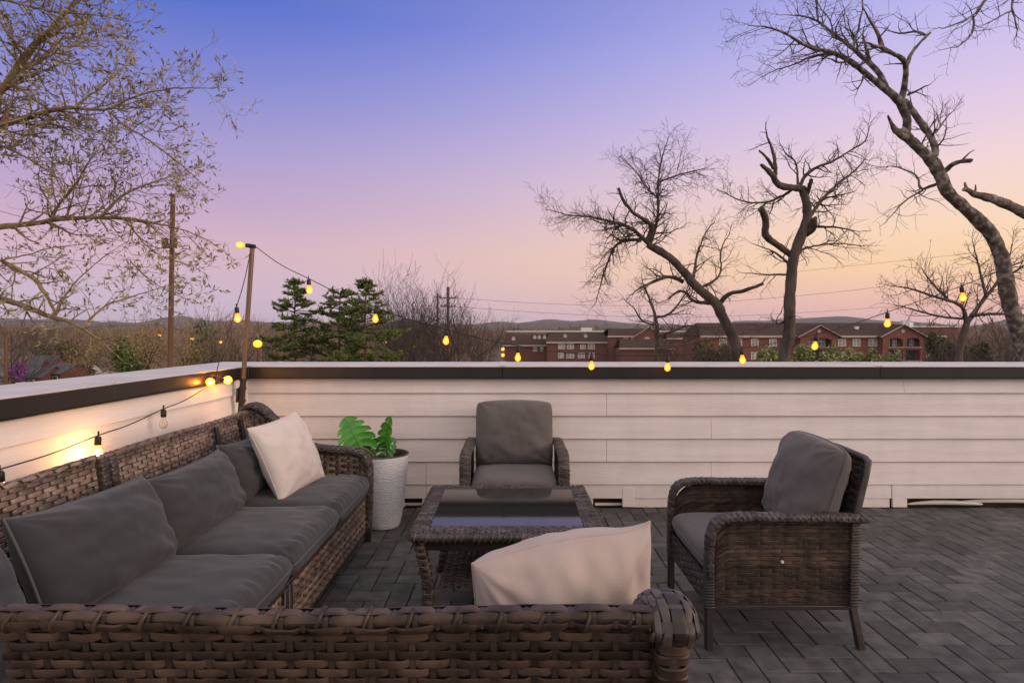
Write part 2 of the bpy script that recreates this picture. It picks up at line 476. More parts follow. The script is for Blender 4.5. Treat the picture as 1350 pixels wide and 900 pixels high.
def core(mb, path, side, a, b):
    P, Lt = resample(path, 40)
    fn, Ls, per = roll_fn(path, side, a, b)
    rows = []
    for k in range(12):
        rows.append(fn(np.linspace(0, Ls, 40), np.full(40, per * k / 12), np.full(40, -.002)))
    mb.grid(np.stack(rows, 0).transpose(1, 0, 2), cb=True)
    for e in (0, -1):
        ring = np.array([r_[e] for r_ in rows]); c = ring.mean(0)
        mb.add(np.vstack([ring, c]), None, [[12, j, (j + 1) % 12] if e else [12, (j + 1) % 12, j] for j in range(12)])

# ------------------------------------------------------------------ deck of herringbone pavers
GZ = -9.7                       # level of the ground below the roof terrace
WX, WY = -2.0, 4.56             # faces of the side and the far parapet wall
rng = random.Random(3)
dk = MB(); jt = MB()
pw = .1042; ox, oy = .02, 2.556
PX0, PX1, PY0, PY1 = WX + .012, 6.3, -.6, WY - .012
for i in range(-60, 80):
    for j in range(-60, 60):
        k = (i - j) % 4
        if k == 0: x0, x1, y0, y1 = i, i + 2, j, j + 1
        elif k == 3: x0, x1, y0, y1 = i, i + 1, j, j + 2
        else: continue
        g = .0024
        a0, a1 = ox + x0 * pw + g, ox + x1 * pw - g
        b0, b1 = oy + y0 * pw + g, oy + y1 * pw - g
        a0, a1 = max(a0, PX0), min(a1, PX1); b0, b1 = max(b0, PY0), min(b1, PY1)
        if a1 - a0 < .01 or b1 - b0 < .01: continue
        dz = rng.uniform(-.0012, .0012)
        Rm = np.array(Matrix.Rotation(rng.uniform(-.004, .004), 3, 'X') @ Matrix.Rotation(rng.uniform(-.004, .004), 3, 'Y'))
        dk.box(((a0 + a1) / 2, (b0 + b1) / 2, -.02 + dz), (a1 - a0, b1 - b0, .04), Rm, .0032)
deck = dk.build('deck', M['paver'], smooth=False)
tag(deck, 'dark grey rubber pavers laid in herringbone on the roof terrace', kind='structure')
jt.box(((PX0 + PX1) / 2, (PY0 + PY1) / 2, -.075), (PX1 - PX0 + .02, PY1 - PY0 + .02, .13))
tag(jt.build('deck_bed', M['joint'], smooth=False), kind='structure')

# ------------------------------------------------------------------ parapet walls
def lap(mb, along0, along1, z0, z1, face, axis, joints=()):
    """lap-siding board; axis 'x' far wall (face at y), 'y' side wall (face at x)"""
    cuts = [along0] + sorted(joints) + [along1]
    for a, b in zip(cuts[:-1], cuts[1:]):
        a += .0012; b -= .0012
        for_ = [(.0, z0), (.0, z1), (.006, z1), (.016, z0)]
        v = []
        for s_ in (a, b):
            for o_, z in [(-.02, z0), (-.02, z1 + .003), (.004, z1 + .003), (.020, z0 + .003), (.0175, z0)]:
                v.append((s_, face - o_, z) if axis == 'x' else (face + o_, s_, z))
        q = [[i, (i + 1) % 5, 5 + (i + 1) % 5, 5 + i] for i in range(5)]
        t = [[0, 1, 2], [0, 2, 3], [0, 3, 4], [5, 7, 6], [5, 8, 7], [5, 9, 8]]
        mb.add(v, q, t)

bw = .169
XR = 6.4
wall = empty('parapet_wall', (2.2, WY, 0))
tag(wall, 'white lap sided parapet wall across the far side of the terrace, behind both armchairs', 'wall')
def pw_build(mb, name, m, root, **kw):
    return mb.build(name, m, root, T=Matrix.Translation(-root.location), **kw)
b = MB()
J = {1: (-.636, 1.475, 4.4), 2: (.70, 3.9), 3: (1.475, 4.9), 4: (.70, 4.2), 5: (2.9,)}
for k in range(1, 6):
    lap(b, WX + .03, XR, k * bw, (k + 1) * bw if k < 5 else .966, WY, 'x', J.get(k, ()))
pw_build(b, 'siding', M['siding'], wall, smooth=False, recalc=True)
b = MB()
b.box(((WX + XR) / 2, WY + .32, (GZ + 1.0) / 2), (XR - WX - .02, .52, 1.0 - GZ))
pw_build(b, 'wall_core', M['dark'], wall, smooth=False)
b = MB()   # bottom board and the skirt pieces between the drain openings
for x0, x1 in ((WX + .03, -.636), (-.634, 1.2), (1.202, 2.808), (2.812, XR)):
    b.box(((x0 + x1) / 2, WY + .008, .117), (x1 - x0, .04, .103), None, .002)
for x0, x1 in ((WX + .03, -.80), (-.665, .60), (.84, 2.80), (2.90, 2.93), (4.6, XR)):
    b.box(((x0 + x1) / 2, WY + .012, .031), (x1 - x0, .036, .066), None, .002)
b.box((2.86, WY - .004, .085), (.085, .02, .168), None, .002)
b.box((.86, WY - .004, .075), (.085, .02, .145), None, .002)
b.box((WX + .03, WY - .012, .5), (.03, .03, .92), None, .002)
pw_build(b, 'skirt_board', M['siding'], wall, smooth=False)
b = MB()
for x0, x1, z in ((-.80, -.665, .012), (.62, .84, .012)):
    b.tube([(x0, WY + .03, z), (x1, WY + .03, z)], .012, 8)
for q0, q1, zq in ((2.95, 3.5, .016), (3.3, 4.1, .030), (3.95, 4.55, .014)):
    pth = smooth_path([(q0 + (q1 - q0) * f, WY + .02 + .01 * math.sin(f * 5), zq + .012 * math.sin(f * 3)) for f in np.linspace(0, 1, 6)])
    b.tube(pth, [.004 + .014 * math.sin(PI * i / (len(pth) - 1)) for i in range(len(pth))], 8)
pw_build(b, 'drain_strip', M['pipe'], wall)
b = MB()
segs = (WX - .42, -1.93, -.07, 2.70, 4.9, XR)
for a0, a1 in zip(segs[:-1], segs[1:]):
    b.box(((a0 + a1) / 2, 4.825, 1.043), (a1 - a0 - .003, .65, .008), None, .002)
for a0 in segs[1:-1]:
    b.box((a0, 4.825, 1.0485), (.05, .655, .003), None, .001)
pw_build(b, 'coping', M['coping'], wall, smooth=False)
b = MB()
for a0, a1 in zip(segs[:-1], segs[1:]):
    a0 = max(a0, WX + .048)
    if a1 > a0: b.box(((a0 + a1) / 2, 4.526, .9995), (a1 - a0 - .002, .044, .077), None, .003)
b.box(((WX + XR) / 2, 4.517, .9575), (XR - WX - .1, .036, .006), None, .001)
pw_build(b, 'fascia', M['fascia'], wall, smooth=False)

wall2 = empty('parapet_wall', (WX, 1.5, 0))
tag(wall2, 'white lap sided parapet wall on the left, lit by string lights behind the wicker sofa', 'wall')
b = MB()
for k in range(1, 6):
    lap(b, -1.2, WY - .003, k * bw, (k + 1) * bw if k < 5 else .966, WX, 'y', {2: (1.1,), 4: (.4,)}.get(k, ()))
b.box((WX, 1.68, .084), (.04, 5.75, .165), None, .002)
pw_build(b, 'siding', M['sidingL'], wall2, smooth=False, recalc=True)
b = MB(); b.box((WX - .23, 1.68, (GZ + 1.0) / 2), (.40, 5.76, 1.0 - GZ))
pw_build(b, 'wall_core', M['dark'], wall2, smooth=False)
b = MB()
sg = (-1.2, .9, 3.02, 4.498)
for a0, a1 in zip(sg[:-1], sg[1:]):
    b.box((WX - .1875, (a0 + a1) / 2, 1.043), (.465, a1 - a0 - .003, .008), None, .002)
for a0 in sg[1:-1]: b.box((WX - .1875, a0, 1.0485), (.47, .05, .003), None, .001)
pw_build(b, 'coping', M['coping'], wall2, smooth=False)
b = MB()
for a0, a1 in zip(sg[:-1], sg[1:]):
    b.box((WX + .023, (a0 + a1) / 2, .9995), (.044, a1 - a0 - .002, .077), None, .003)
b.box((WX + .03, 1.65, .9575), (.03, 5.6, .006), None, .001)
pw_build(b, 'fascia', M['fascia'], wall2, smooth=False)

# ------------------------------------------------------------------ wicker sectional
def along(fn2, x):  # helper: (d,z) path to local xyz at u = x
    return [(x, d, z) for d, z in fn2]

ARM = smooth_path([Vector((0, d, z)) for d, z in [(-.004, .772), (.006, .812), (.035, .842), (.10, .85), (.20, .76), (.31, .64), (.45, .585), (.60, .575), (.72, .565), (.775, .52), (.785, .42), (.775, .10)]], 2)
ARM = [(p.y, p.z) for p in ARM]
ARMN = [(p.y, p.z) for p in smooth_path([Vector((0, d, z)) for d, z in [(.030, .800), (.016, .806), (.030, .822), (.10, .825), (.19, .76), (.31, .64), (.45, .585), (.60, .575), (.72, .565), (.775, .52), (.785, .42), (.775, .10)]], 2)]

def arm_height(d):
    top = [(p[0], p[1]) for p in ARM if p[1] > .5 or p[0] < .7]
    ds_ = np.array([p[0] for p in top]); zs = np.array([p[1] for p in top])
    o = np.argsort(ds_)
    return np.interp(d, ds_[o], zs[o]) - .02

def sofa_unit(Lu, loc, rz, label, arm=None, corner=False, bars=(), near=False, posts=(), wm='wicker', ds=.0345, dt=.0172):
    root = empty('sectional_sofa', loc, rz)
    tag(root, label, 'sofa', 'modules of the wicker sectional')
    wmat = M[wm]
    pl, ps = MB(), MB()
    fn = flat_fn((0, .165, .10), (1, 0, 0), (0, -.118, .70))
    Lb = Lu - .072 if near else Lu
    if not near:
        f_in = fn; fn = lambda s, t, n: f_in(s, t, -n)
    weave(pl, ps, fn, Lb, .722 if near else .705, ds, dt, amp=.0042, crown=.0012 if near else .002, wf=.88 if near else .96, back=True)
    bk = pl.build('backrest', wmat, root)
    ps.build('stake', M['stake'], bk)
    # top rail with its wraps
    rb, rs = MB(), MB()
    zr_ = .818 if near else .803
    path = [(x, .04 + .002 * math.sin(x * 9), zr_ + .003 * math.sin(x * 7 + 1)) for x in np.linspace(0, Lb, 24)]
    ra_ = .88 if near else .70
    f2, Lp, per = roll_fn(path, (0, 1, 0), .019 * ra_, .017 * ra_)
    weave(rb, rs, f2, Lp, per, .0365, per / 6, amp=.003, wf=.98, sw=.25, crown=.0016, tsub=10)
    core(rs, path, (0, 1, 0), .017 * ra_, .015 * ra_)
    for k in range(int(Lu / .0735) + 1):
        x = .03 + k * .0735 + rng.uniform(-.004, .004)
        if x > Lb - .01: break
        c = []
        for q in range(14):
            th = 2 * PI * q / 14
            c.append((x + .006 * math.sin(th), .04 + .0225 * ra_ * math.cos(th), zr_ + .0205 * ra_ * math.sin(th)))
        rb.tube(c, .0036 if near else .0025, 6, closed=True)
    rl_ = rb.build('top_rail', wmat, root)
    rs.build('rail_core', M['stake'], rl_)
    # front apron and seat base
    if not corner:
        pl, ps = MB(), MB()
        weave(pl, ps, flat_fn((Lu if not corner else .65, .765, .085), (-1, 0, 0), (0, 0, 1)), Lu, .225, .034, .0175, amp=.0042, back=True)
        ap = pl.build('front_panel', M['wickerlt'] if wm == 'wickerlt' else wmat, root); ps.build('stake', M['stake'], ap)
    else:
        pl, ps = MB(), MB()
        weave(pl, ps, flat_fn((Lu if not corner else .65, .765, .085), (-1, 0, 0), (0, 0, 1)), .65, .225, .034, .0175, amp=.0042)
        ap = pl.build('front_panel', wmat, root); ps.build('stake', M['stake'], ap)
        pl, ps = MB(), MB()     # the second back of the corner piece
        weave(pl, ps, flat_fn((Lu - .165, .04, .10), (0, 1, 0), (.118, 0, .70)), .73, .722, ds, dt, amp=.0042, back=True)
        b2 = pl.build('backrest', wmat, root); ps.build('stake', M['stake'], b2)
        rb = MB()
        rb.tube([(Lu - .04, .04, .818), (Lu - .04, .775, .818)], .02, 10)
        for k in range(10):
            y = .07 + k * .0735
            rb.tube([(Lu - .04 + .0225 * math.cos(2 * PI * q / 12), y + .005 * math.sin(2 * PI * q / 12), .818 + .0225 * math.sin(2 * PI * q / 12)) for q in range(12)], .0042, 6, closed=True)
        rb.build('top_rail', wmat, root)
    sb = MB(); sb.box((Lu / 2, .46, .295), (Lu - .01, .60, .025), None, .003)
    sb.box((Lu / 2, .762, .30), (Lu - .004, .03, .022), None, .003)
    sb.box((Lu / 2, .762, .082), (Lu - .004, .022, .02), None, .003)
    sb.build('seat_base', M['frame'], root)
    for x in (.022, Lu - .022):
        for y in (.19, .765):
            lg = MB(); lg.bar((x, y, 0), (x, y, .30), .04, .04, .004); lg.build('leg', M['frame'], root)
    for u in bars:
        bb = MB(); p0 = np.array((u, .165 - .118 * .45 + .022, .10 + .70 * .45)); p1 = np.array((u, .165 - .118 * .985 + .022, .10 + .70 * .985))
        bb.bar(p0, p1, .030, .014, .002); bb.build('back_bar', M['frame'], root)
    for u in posts:
        rb, rs = MB(), MB()
        path = [(u, .175, .10), (u, .11, .45), (u, .056, .805)]
        f2, Lp, per = roll_fn(path, (1, 0, 0), .022, .022)
        fw = lambda s, t, n, f2=f2, Lp=Lp, per=per: f2(t, s, n)
        weave(rb, rs, fw, per, Lp, per / 4, .015, amp=.002, wf=.97, sw=.3, crown=.002, tsub=20)
        core(rs, path, (1, 0, 0), .021, .021)
        po = rb.build('back_post', M['wickerdark'], root); rs.build('post_core', M['stake'], po)
    if arm is not None:
        u = .056 if arm == 0 else Lu - .050
        rb, rs = MB(), MB()
        path = [(u, d, z) for d, z in (ARMN if near else ARM)]
        f2, Lp, per = roll_fn(path, (1, 0, 0), .038 if near else .046, .022 if near else .015)
        if near:   # broad open strands seen close up
            weave(rb, rs, f2, Lp, per, .021, per / 15, amp=.0028, wf=.9, jit=.0005, sw=.4, crown=.0014, tsub=24, dip=.5)
        else:
            weave(rb, rs, lambda s, t, n: f2(t, s, n), per, Lp, per / 12, .017, amp=.004, wf=.95, sw=.6, crown=.002, tsub=60)
        core(rs, path, (1, 0, 0), .033 if near else .042, .018 if near else .011)
        ar = rb.build('arm', M['wickergrey'], root); rs.build('stake', M['wickerdark'], ar)
        pl, ps = MB(), MB()
        def afn(s, t, n, u=u):
            h = arm_height(.07 + s)
            return np.stack([u + n, .07 + s, .10 + t / .47 * (h - .10)], 1)
        weave(pl, ps, afn, .69, .47, .036, .0187, amp=.0042, back=True)
        sp_ = pl.build('side_panel', wmat, root); ps.build('stake', M['stake'], sp_)
        if near:   # wrapped back post under the roll
            rb, rs = MB(), MB()
            path = [(u - .004, .135, .10), (u - .004, .08, .45), (u - .004, .036, .74), (u - .004, .032, .79)]
            f2, Lp, per = roll_fn(path, (1, 0, 0), .024, .024)
            weave(rb, rs, lambda s, t, n: f2(t, s, n), per, Lp, per / 4, .0175, amp=.0022, wf=.97, sw=.3, crown=.0024, tsub=20)
            core(rs, path, (1, 0, 0), .022, .022)
            po = rb.build('back_post', wmat, root); rs.build('post_core', M['stake'], po)
    return root

UX = -1.66
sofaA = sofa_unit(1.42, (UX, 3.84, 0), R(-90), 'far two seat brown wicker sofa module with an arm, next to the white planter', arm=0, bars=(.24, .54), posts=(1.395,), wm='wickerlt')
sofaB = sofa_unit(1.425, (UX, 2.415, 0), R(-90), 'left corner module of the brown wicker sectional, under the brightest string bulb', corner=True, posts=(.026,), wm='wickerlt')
sofaC = sofa_unit(1.18, (-.862, .99, 0), 0, 'near brown wicker sofa module seen from behind, its woven back along the bottom', arm=1, near=True)

# ------------------------------------------------------------------ cushions
def cushion(w_, h_, t_, pw_=2.0, e=.5, pinch=.05, nn=44, wr_=.006, seed=0, crown=0.0, gather=0.0, sag=0.0, corner=.0, ears=0.0, folds=0.0):
    """closed cushion in local x (width), z (height, 0..h), y thickness"""
    s = np.sin(np.linspace(-PI / 2, PI / 2, nn))
    U, V = np.meshgrid(s, s, indexing='ij')
    prof = (np.clip((1 - np.abs(U) ** pw_) * (1 - np.abs(V) ** pw_), 0, 1)) ** e
    X = w_ / 2 * U * (1 - pinch * (1 - V ** 2)) * (1 - corner * (np.abs(U) * np.abs(V)) ** 6)
    Z = h_ / 2 * V * (1 - pinch * (1 - U ** 2)) * (1 - corner * (np.abs(U) * np.abs(V)) ** 6)
    Z = Z + ears * (np.abs(U) ** 5) * (V > 0) * V ** 3 * (np.where(U < 0, 1.0, .15) if ears > .03 else 1.0)
    rs = np.random.RandomState(seed)
    mb = MB(); sheets = []
    for sg in (-1, 1):
        D = np.zeros_like(U)
        for cx in (-1, 1):
            for cz in (-1, 1):
                dx, dz = (U - cx), (V - cz)
                ang = np.arctan2(np.abs(dz), np.abs(dx)); dist = np.hypot(dx, dz)
                k = rs.uniform(9, 15)
                D += np.sin(ang * k + rs.uniform(0, 6)) * np.exp(-dist * 2.6) * np.clip(dist * 4, 0, 1) * rs.uniform(.5, 1.2)
        nz = np.array([[mnoise.noise(Vector((U[i, j] * 2.2 + seed * 3.1, V[i, j] * 2.2, sg * 2.0 + seed))) +
                        .5 * mnoise.noise(Vector((U[i, j] * 5.3 + seed, V[i, j] * 4.1 + 7, sg + seed))) for j in range(nn)] for i in range(nn)])
        Y = sg * (t_ / 2 * prof + crown * (1 - U ** 2) * (1 - V ** 2) + (wr_ * (D * .8 + nz)) * np.clip(prof * 1.6, 0, 1))
        if folds:
            ph = np.array([[mnoise.noise(Vector((U[i, j] * 2.5, V[i, j] * .8, seed * 1.7))) for j in range(nn)] for i in range(nn)])
            Y = Y + sg * folds * np.sin(U * 9 + ph * 4) * np.exp(-((V - .72) / .34) ** 2) * np.clip(prof * 1.8, 0, 1) * (.4 + .6 * np.abs(ph) * 2)
        if gather:
            fm = np.exp(-((V + .93) / .10) ** 2) * np.clip(prof * 3, 0, 1)
            ph = np.array([[mnoise.noise(Vector((U[i, j] * 6, seed, 0))) for j in range(nn)] for i in range(nn)])
            Y = Y + sg * gather * fm * np.sin(U * 34 + ph * 5)
        sheets.append(np.stack([X, Y, Z + h_ / 2 - sag * (1 - U ** 2) * (V > 0) * V ** 2], -1))
    mb.grid(sheets[0][:, :][::-1]); mb.grid(sheets[1])
    S0 = sheets[0]
    bd = list(S0[:, 0]) + list(S0[-1, 1:]) + list(S0[::-1, -1][1:]) + list(S0[0, ::-1][1:-1])
    return mb, [tuple(p) for p in bd]

def place(o, loc, yaw=0, lean=0, roll=0):
    o.matrix_basis = Matrix.Translation(loc) @ Matrix.Rotation(R(yaw), 4, 'Z') @ Matrix.Rotation(-R(lean), 4, 'X') @ Matrix.Rotation(R(roll), 4, 'Y')
    return o

def make_cushion(name, m, pm, label, cat, group, args, loc, yaw, lean, roll=0, piping=.005):
    mb, bd = cushion(**args)
    o = mb.build(name, M[m], smooth=True, angle=75)
    tag(o, label, cat, group)
    place(o, loc, yaw, lean, roll)
    if piping:
        p = MB(); p.tube(bd, piping, 6, closed=True)
        p.build('piping', M[pm], o)
    return o

SEAT = dict(w_=.645, h_=.64, t_=.135, pw_=9, e=.33, pinch=.006, crown=.012, wr_=.007, gather=.008, corner=.02, nn=64)
def seat_cushion(Y, label, seed, X=UX + .16, yaw=90, **kw):
    # flat: local z (height) -> away from the front edge
    a = dict(SEAT, seed=seed); a.update(kw)
    mb, bd = cushion(**a)
    o = mb.build('seat_cushion', M['charcoal'], smooth=True, angle=75)
    tag(o, label, 'cushion', 'charcoal seat cushions of the sectional')
    # local x -> along, local z(0..h) -> from front to back, local y -> up
    o.matrix_basis = Matrix.Translation((X, Y, 0)) @ Matrix.Rotation(R(yaw), 4, 'Z') @ Matrix.Translation((0, 0, .378)) @ Matrix.Rotation(R(-90), 4, 'X')
    p = MB(); p.tube([(x, y + .0, z) for x, y, z in bd], .004, 6, closed=True); p.build('piping', M['piping'], o)
    return o
XF = -.855
seat_cushion(3.395, 'charcoal seat cushion at the far end beside the planter, under the pale throw pillow', 1, X=XF)
seat_cushion(2.745, 'charcoal seat cushion second from the planter, in front of the middle dark pillow', 2, X=XF)
seat_cushion(2.092, 'charcoal seat cushion in front of the largest, nearest dark pillow', 3, X=XF)
seat_cushion(1.44, 'charcoal seat cushion in the corner of the sectional, mostly cut off at the left edge', 4, X=XF)
seat_cushion(1.78, 'charcoal seat cushion of the near module under the pale pillow, left one', 5, X=-.59, yaw=180, w_=.54)
seat_cushion(1.78, 'charcoal seat cushion of the near module beside its right arm', 6, X=-.05, yaw=180, w_=.53)

DP = dict(w_=.64, h_=.345, t_=.20, pw_=3.0, e=.42, pinch=.03, wr_=.015, nn=56)
g = 'dark pillows along the left sofa'
make_cushion('back_pillow', 'charcoal', 'piping', 'largest charcoal pillow, nearest the camera on the left seat', 'pillow', g, dict(DP, seed=11, h_=.335, ears=.012), (-1.325, 2.085, .43), 90, 24, 2)
make_cushion('back_pillow', 'charcoal', 'piping', 'middle charcoal pillow between the largest dark one and the one behind the pale pillow', 'pillow', g, dict(DP, seed=12, w_=.61, h_=.30, ears=.010), (-1.335, 2.72, .43), 88, 23, -1)
make_cushion('back_pillow', 'charcoal', 'piping', 'charcoal pillow at the far end, half hidden behind the pale pillow', 'pillow', g, dict(DP, seed=13, w_=.56, h_=.30, ears=.010), (-1.36, 3.34, .43), 92, 23, 3)
make_cushion('back_pillow', 'charcoal', 'piping', 'charcoal pillow in the corner, cut off at the left edge of the picture', 'pillow', g, dict(DP, seed=14, h_=.33), (-1.30, 1.33, .43), 82, 26, 0)
TP = dict(w_=.47, h_=.46, t_=.17, pw_=2.2, e=.5, pinch=.06, wr_=.011, nn=64)
make_cushion('throw_pillow', 'linenpale', 'linenpale', 'pale linen throw pillow propped at the far end of the left sofa', 'pillow', 'pale throw pillows', dict(TP, seed=21, h_=.42, t_=.20, folds=.006), (-1.14, 3.37, .435), 78, 24, -4, piping=.003)
make_cushion('throw_pillow', 'linen', 'linen', 'pale linen throw pillow standing over the near sofa back, in front of the coffee table', 'pillow', 'pale throw pillows', dict(TP, seed=22, w_=.38, h_=.43, pinch=.035, pw_=2.8, e=.45, t_=.24, wr_=.016, ears=.0301, sag=-.030, folds=.009), (.112, 1.35, .44), 196, 13, 4.5, piping=.003)

# ------------------------------------------------------------------ armchairs
def make_armchair():
    root = empty('armchair')
    hw = .30
    ARMC = smooth_path([Vector((0, y, z)) for y, z in [(-.298, .30), (-.298, .44), (-.275, .525), (-.19, .545), (0, .54), (.20, .54), (.345, .535)]], 2)
    for sx in (-1, 1):
        pl, ps = MB(), MB()
        def sfn(s, t, n, sx=sx):
            y = -.285 + s
            top = np.interp(y, [-.285, -.262, -.22, -.12, .3], [.43, .485, .52, .527, .522])
            return np.stack([sx * (hw - .006) + n, y, .178 + t / .34 * (top - .178)], 1)
        weave(pl, ps, sfn, .58, .34, .05, .0165, amp=.0024, sw=.3, back=True)
        sp_ = pl.build('side_panel', M['wicker'], root); ps.build('stake', M['stake'], sp_)
        rb, rs = MB(), MB()
        path = [(sx * hw, p.y, p.z) for p in ARMC]
        f2, Lp, per = roll_fn(path, (1, 0, 0), .033, .014)
        weave(rb, rs, lambda s, t, n: f2(t, s, n), per, Lp, per / 6, .0125, amp=.0022, wf=.96, sw=.5, crown=.0015, tsub=50)
        core(rs, path, (1, 0, 0), .031, .012)
        ar = rb.build('armrest', M['wickergrey'], root); rs.build('armrest_core', M['wickerdark'], ar)
        # front leg, wrapped down to the apron, then bare
        lg = MB(); lg.bar((sx * hw, -.298, .0), (sx * hw, -.298, .30), .032, .03, .004)
        for k in range(13): lg.box((sx * hw, -.298, .175 + k * .012), (.040, .037, .0105), None, .003)
        lg.build('leg', M['frame'], root)
        lg = MB(); lg.bar((sx * hw, .325, 0), (sx * hw, .292, .18), .03, .03, .004); lg.bar((sx * hw, .292, .18), (sx * hw, .300, .53), .03, .03, .004)
        for k in range(28): lg.box((sx * hw, .292 + .008 * k / 28, .185 + k * .0122), (.037, .037, .0105), None, .003)
        lg.build('leg', M['wickerdark'], root)
        rb = MB(); rb.bar((sx * hw, -.28, .172), (sx * hw, .29, .172), .022, .018, .003); rb.build('side_rail', M['frame'], root)
    pl, ps = MB(), MB()
    weave(pl, ps, flat_fn((-hw + .02, -.298, .165), (1, 0, 0), (0, 0, 1)), 2 * hw - .04, .125, .05, .0165, amp=.0035, sw=.45)
    ap = pl.build('front_panel', M['wickerdark'], root); ps.build('stake', M['stake'], ap)
    sb = MB(); sb.box((0, .0, .27), (2 * hw - .03, .57, .03), None, .004); sb.build('seat_base', M['frame'], root)
    pl, ps = MB(), MB()
    weave(pl, ps, flat_fn((-.245, .272, .28), (1, 0, 0), (0, .11, .46)), .49, .472, .05, .0165, amp=.0035, sw=.5)
    bk = pl.build('backrest', M['wickerdark'], root); ps.build('stake', M['stake'], bk)
    fr = MB()
    fr.tube([(-.255, .272, .28), (-.255, .372, .70), (-.250, .386, .755), (-.225, .389, .765), (0, .392, .772), (.225, .389, .765), (.250, .386, .755), (.255, .372, .70), (.255, .272, .28)], .014, 10)
    fr.bar((0, .290, .30), (0, .398, .765), .50, .010, .003)
    fr.build('back_frame', M['wickerdark'], root)
    bt = MB(); bt.tube([(hw + .004, 0, .36), (hw + .012, 0, .36)], .006, 8); bt.build('bolt', M['whitetrim'], root)
    return root

chairA = make_armchair()
tag(chairA, 'brown wicker armchair facing the camera behind the coffee table, against the wall', 'armchair', 'wicker armchairs')
chairA.location = (.015, 4.02, 0)
chairB = copy_tree(chairA)
tag(chairB, 'brown wicker armchair on the right seen from its side, facing the coffee table', 'armchair', 'wicker armchairs')
chairB.location = (1.105, 2.82, 0); chairB.rotation_euler = (0, 0, R(-90))

CS = dict(w_=.53, h_=.56, t_=.12, pw_=9, e=.33, pinch=.004, crown=.010, wr_=.003, corner=.03, nn=48)
def chair_seat(loc, yaw, label, seed):
    mb, bd = cushion(**dict(CS, seed=seed))
    o = mb.build('seat_cushion', M['charcoal2'], smooth=True, angle=75)
    tag(o, label, 'cushion', 'armchair seat cushions')
    o.matrix_basis = Matrix.Translation(loc) @ Matrix.Rotation(R(yaw), 4, 'Z') @ Matrix.Translation((0, -.31, .348)) @ Matrix.Rotation(R(-90), 4, 'X')
    p = MB(); p.tube(bd, .004, 6, closed=True); p.build('piping', M['charcoal2'], o)
chair_seat((.015, 4.02, 0), 0, 'greyish brown seat cushion in the armchair behind the coffee table', 31)
chair_seat((1.105, 2.82, 0), -90, 'greyish brown seat cushion in the armchair on the right', 32)
BC = dict(w_=.52, h_=.425, t_=.155, pw_=4.0, e=.42, pinch=.012, crown=.018, sag=-.016, wr_=.012, corner=.05, nn=56)
make_cushion('back_cushion', 'charcoal2', 'charcoal2', 'greyish brown back cushion upright in the armchair behind the coffee table', 'cushion', 'armchair back cushions', dict(BC, seed=41), (.015, 4.02 + .12, .40), 0, 15, 0)
make_cushion('back_cushion', 'charcoal2', 'charcoal2', 'greyish brown back cushion leaning in the right armchair', 'cushion', 'armchair back cushions', dict(BC, seed=42), (1.105 + .165, 2.82, .40), -90, 18, 1)

# ------------------------------------------------------------------ coffee table
tb = empty('coffee_table', (-.022, 2.975, 0))
tag(tb, 'square brown wicker coffee table with a black glass top and lower shelf', 'table')
H = .40; TH = .45
pl, ps = MB(), MB()
gw, gd = .335, .30
for (o, u, v, S_, T_) in (((-H, -H, TH), (1, 0, 0), (0, 1, 0), 2 * H, H - gd), ((-H, gd, TH), (1, 0, 0), (0, 1, 0), 2 * H, H - gd),
                          ((-H, -gd, TH), (0, 1, 0), (-1, 0, 0), 2 * gd, -1), ((gw, -gd, TH), (1, 0, 0), (0, 1, 0), H - gw, 2 * gd)):
    if T_ < 0:
        weave(pl, ps, flat_fn((-H, -gd, TH), (1, 0, 0), (0, 1, 0)), H - gw, 2 * gd, .018, .0145, amp=.003, sw=.6)
    else:
        weave(pl, ps, flat_fn(o, u, v), S_, T_, .018 if S_ < .2 else .022, .0145, amp=.003, sw=.6)
tt = pl.build('tabletop', M['wickergrey'], tb); ps.build('stake', M['wickerdark'], tt)
ed = MB()
path = smooth_path([(-H, -H, 0), (H, -H, 0), (H, H, 0), (-H, H, 0)], 0)
for (x0, y0, x1, y1) in ((-H, -H, H, -H), (H, -H, H, H), (H, H, -H, H), (-H, H, -H, -H)):
    ed.tube([(x0, y0, TH - .014), (x1, y1, TH - .014)], .017, 10)
    n_ = 32
    for k in range(n_):
        f = (k + .5) / n_; x, y = x0 + (x1 - x0) * f, y0 + (y1 - y0) * f
        tx, ty = (x1 - x0) / .8, (y1 - y0) / .8
        nx, ny = ty, -tx
        rr_ = .019 + rng.uniform(-.001, .0015)
        c = [(x + nx * rr_ * math.cos(a) + tx * .006 * math.sin(a), y + ny * rr_ * math.cos(a) + ty * .006 * math.sin(a), TH - .014 + rr_ * math.sin(a)) for a in np.linspace(0, 2 * PI, 12, endpoint=False)]
        ed.tube(c, .005, 5, closed=True)
ed.build('edge_braid', M['wickergrey'], tb)
gl = MB(); gl.box((0, 0, TH + .007), (2 * gw, 2 * gd, .008), np.array(Matrix.Rotation(R(1.05), 3, 'X')), .003); gl.build('glass_top', M['glass_top'], tb, smooth=False)
ub = MB(); ub.box((0, 0, TH - .028), (2 * H - .03, 2 * H - .03, .03)); 
for s_ in (-1, 1):
    ub.box((0, s_ * (H - .05), TH - .06), (2 * H - .1, .03, .04), None, .003); ub.box((s_ * (H - .05), 0, TH - .062), (.03, 2 * H - .1, .04), None, .003)
ub.build('top_frame', M['frame'], tb, smooth=False)
pl, ps = MB(), MB()
weave(pl, ps, flat_fn((-.30, -.30, .185), (1, 0, 0), (0, 1, 0)), .60, .60, .03, .0187, amp=.0035, sw=.6)
sh = pl.build('shelf', M['wickerdark'], tb); ps.build('stake', M['stake'], sh)
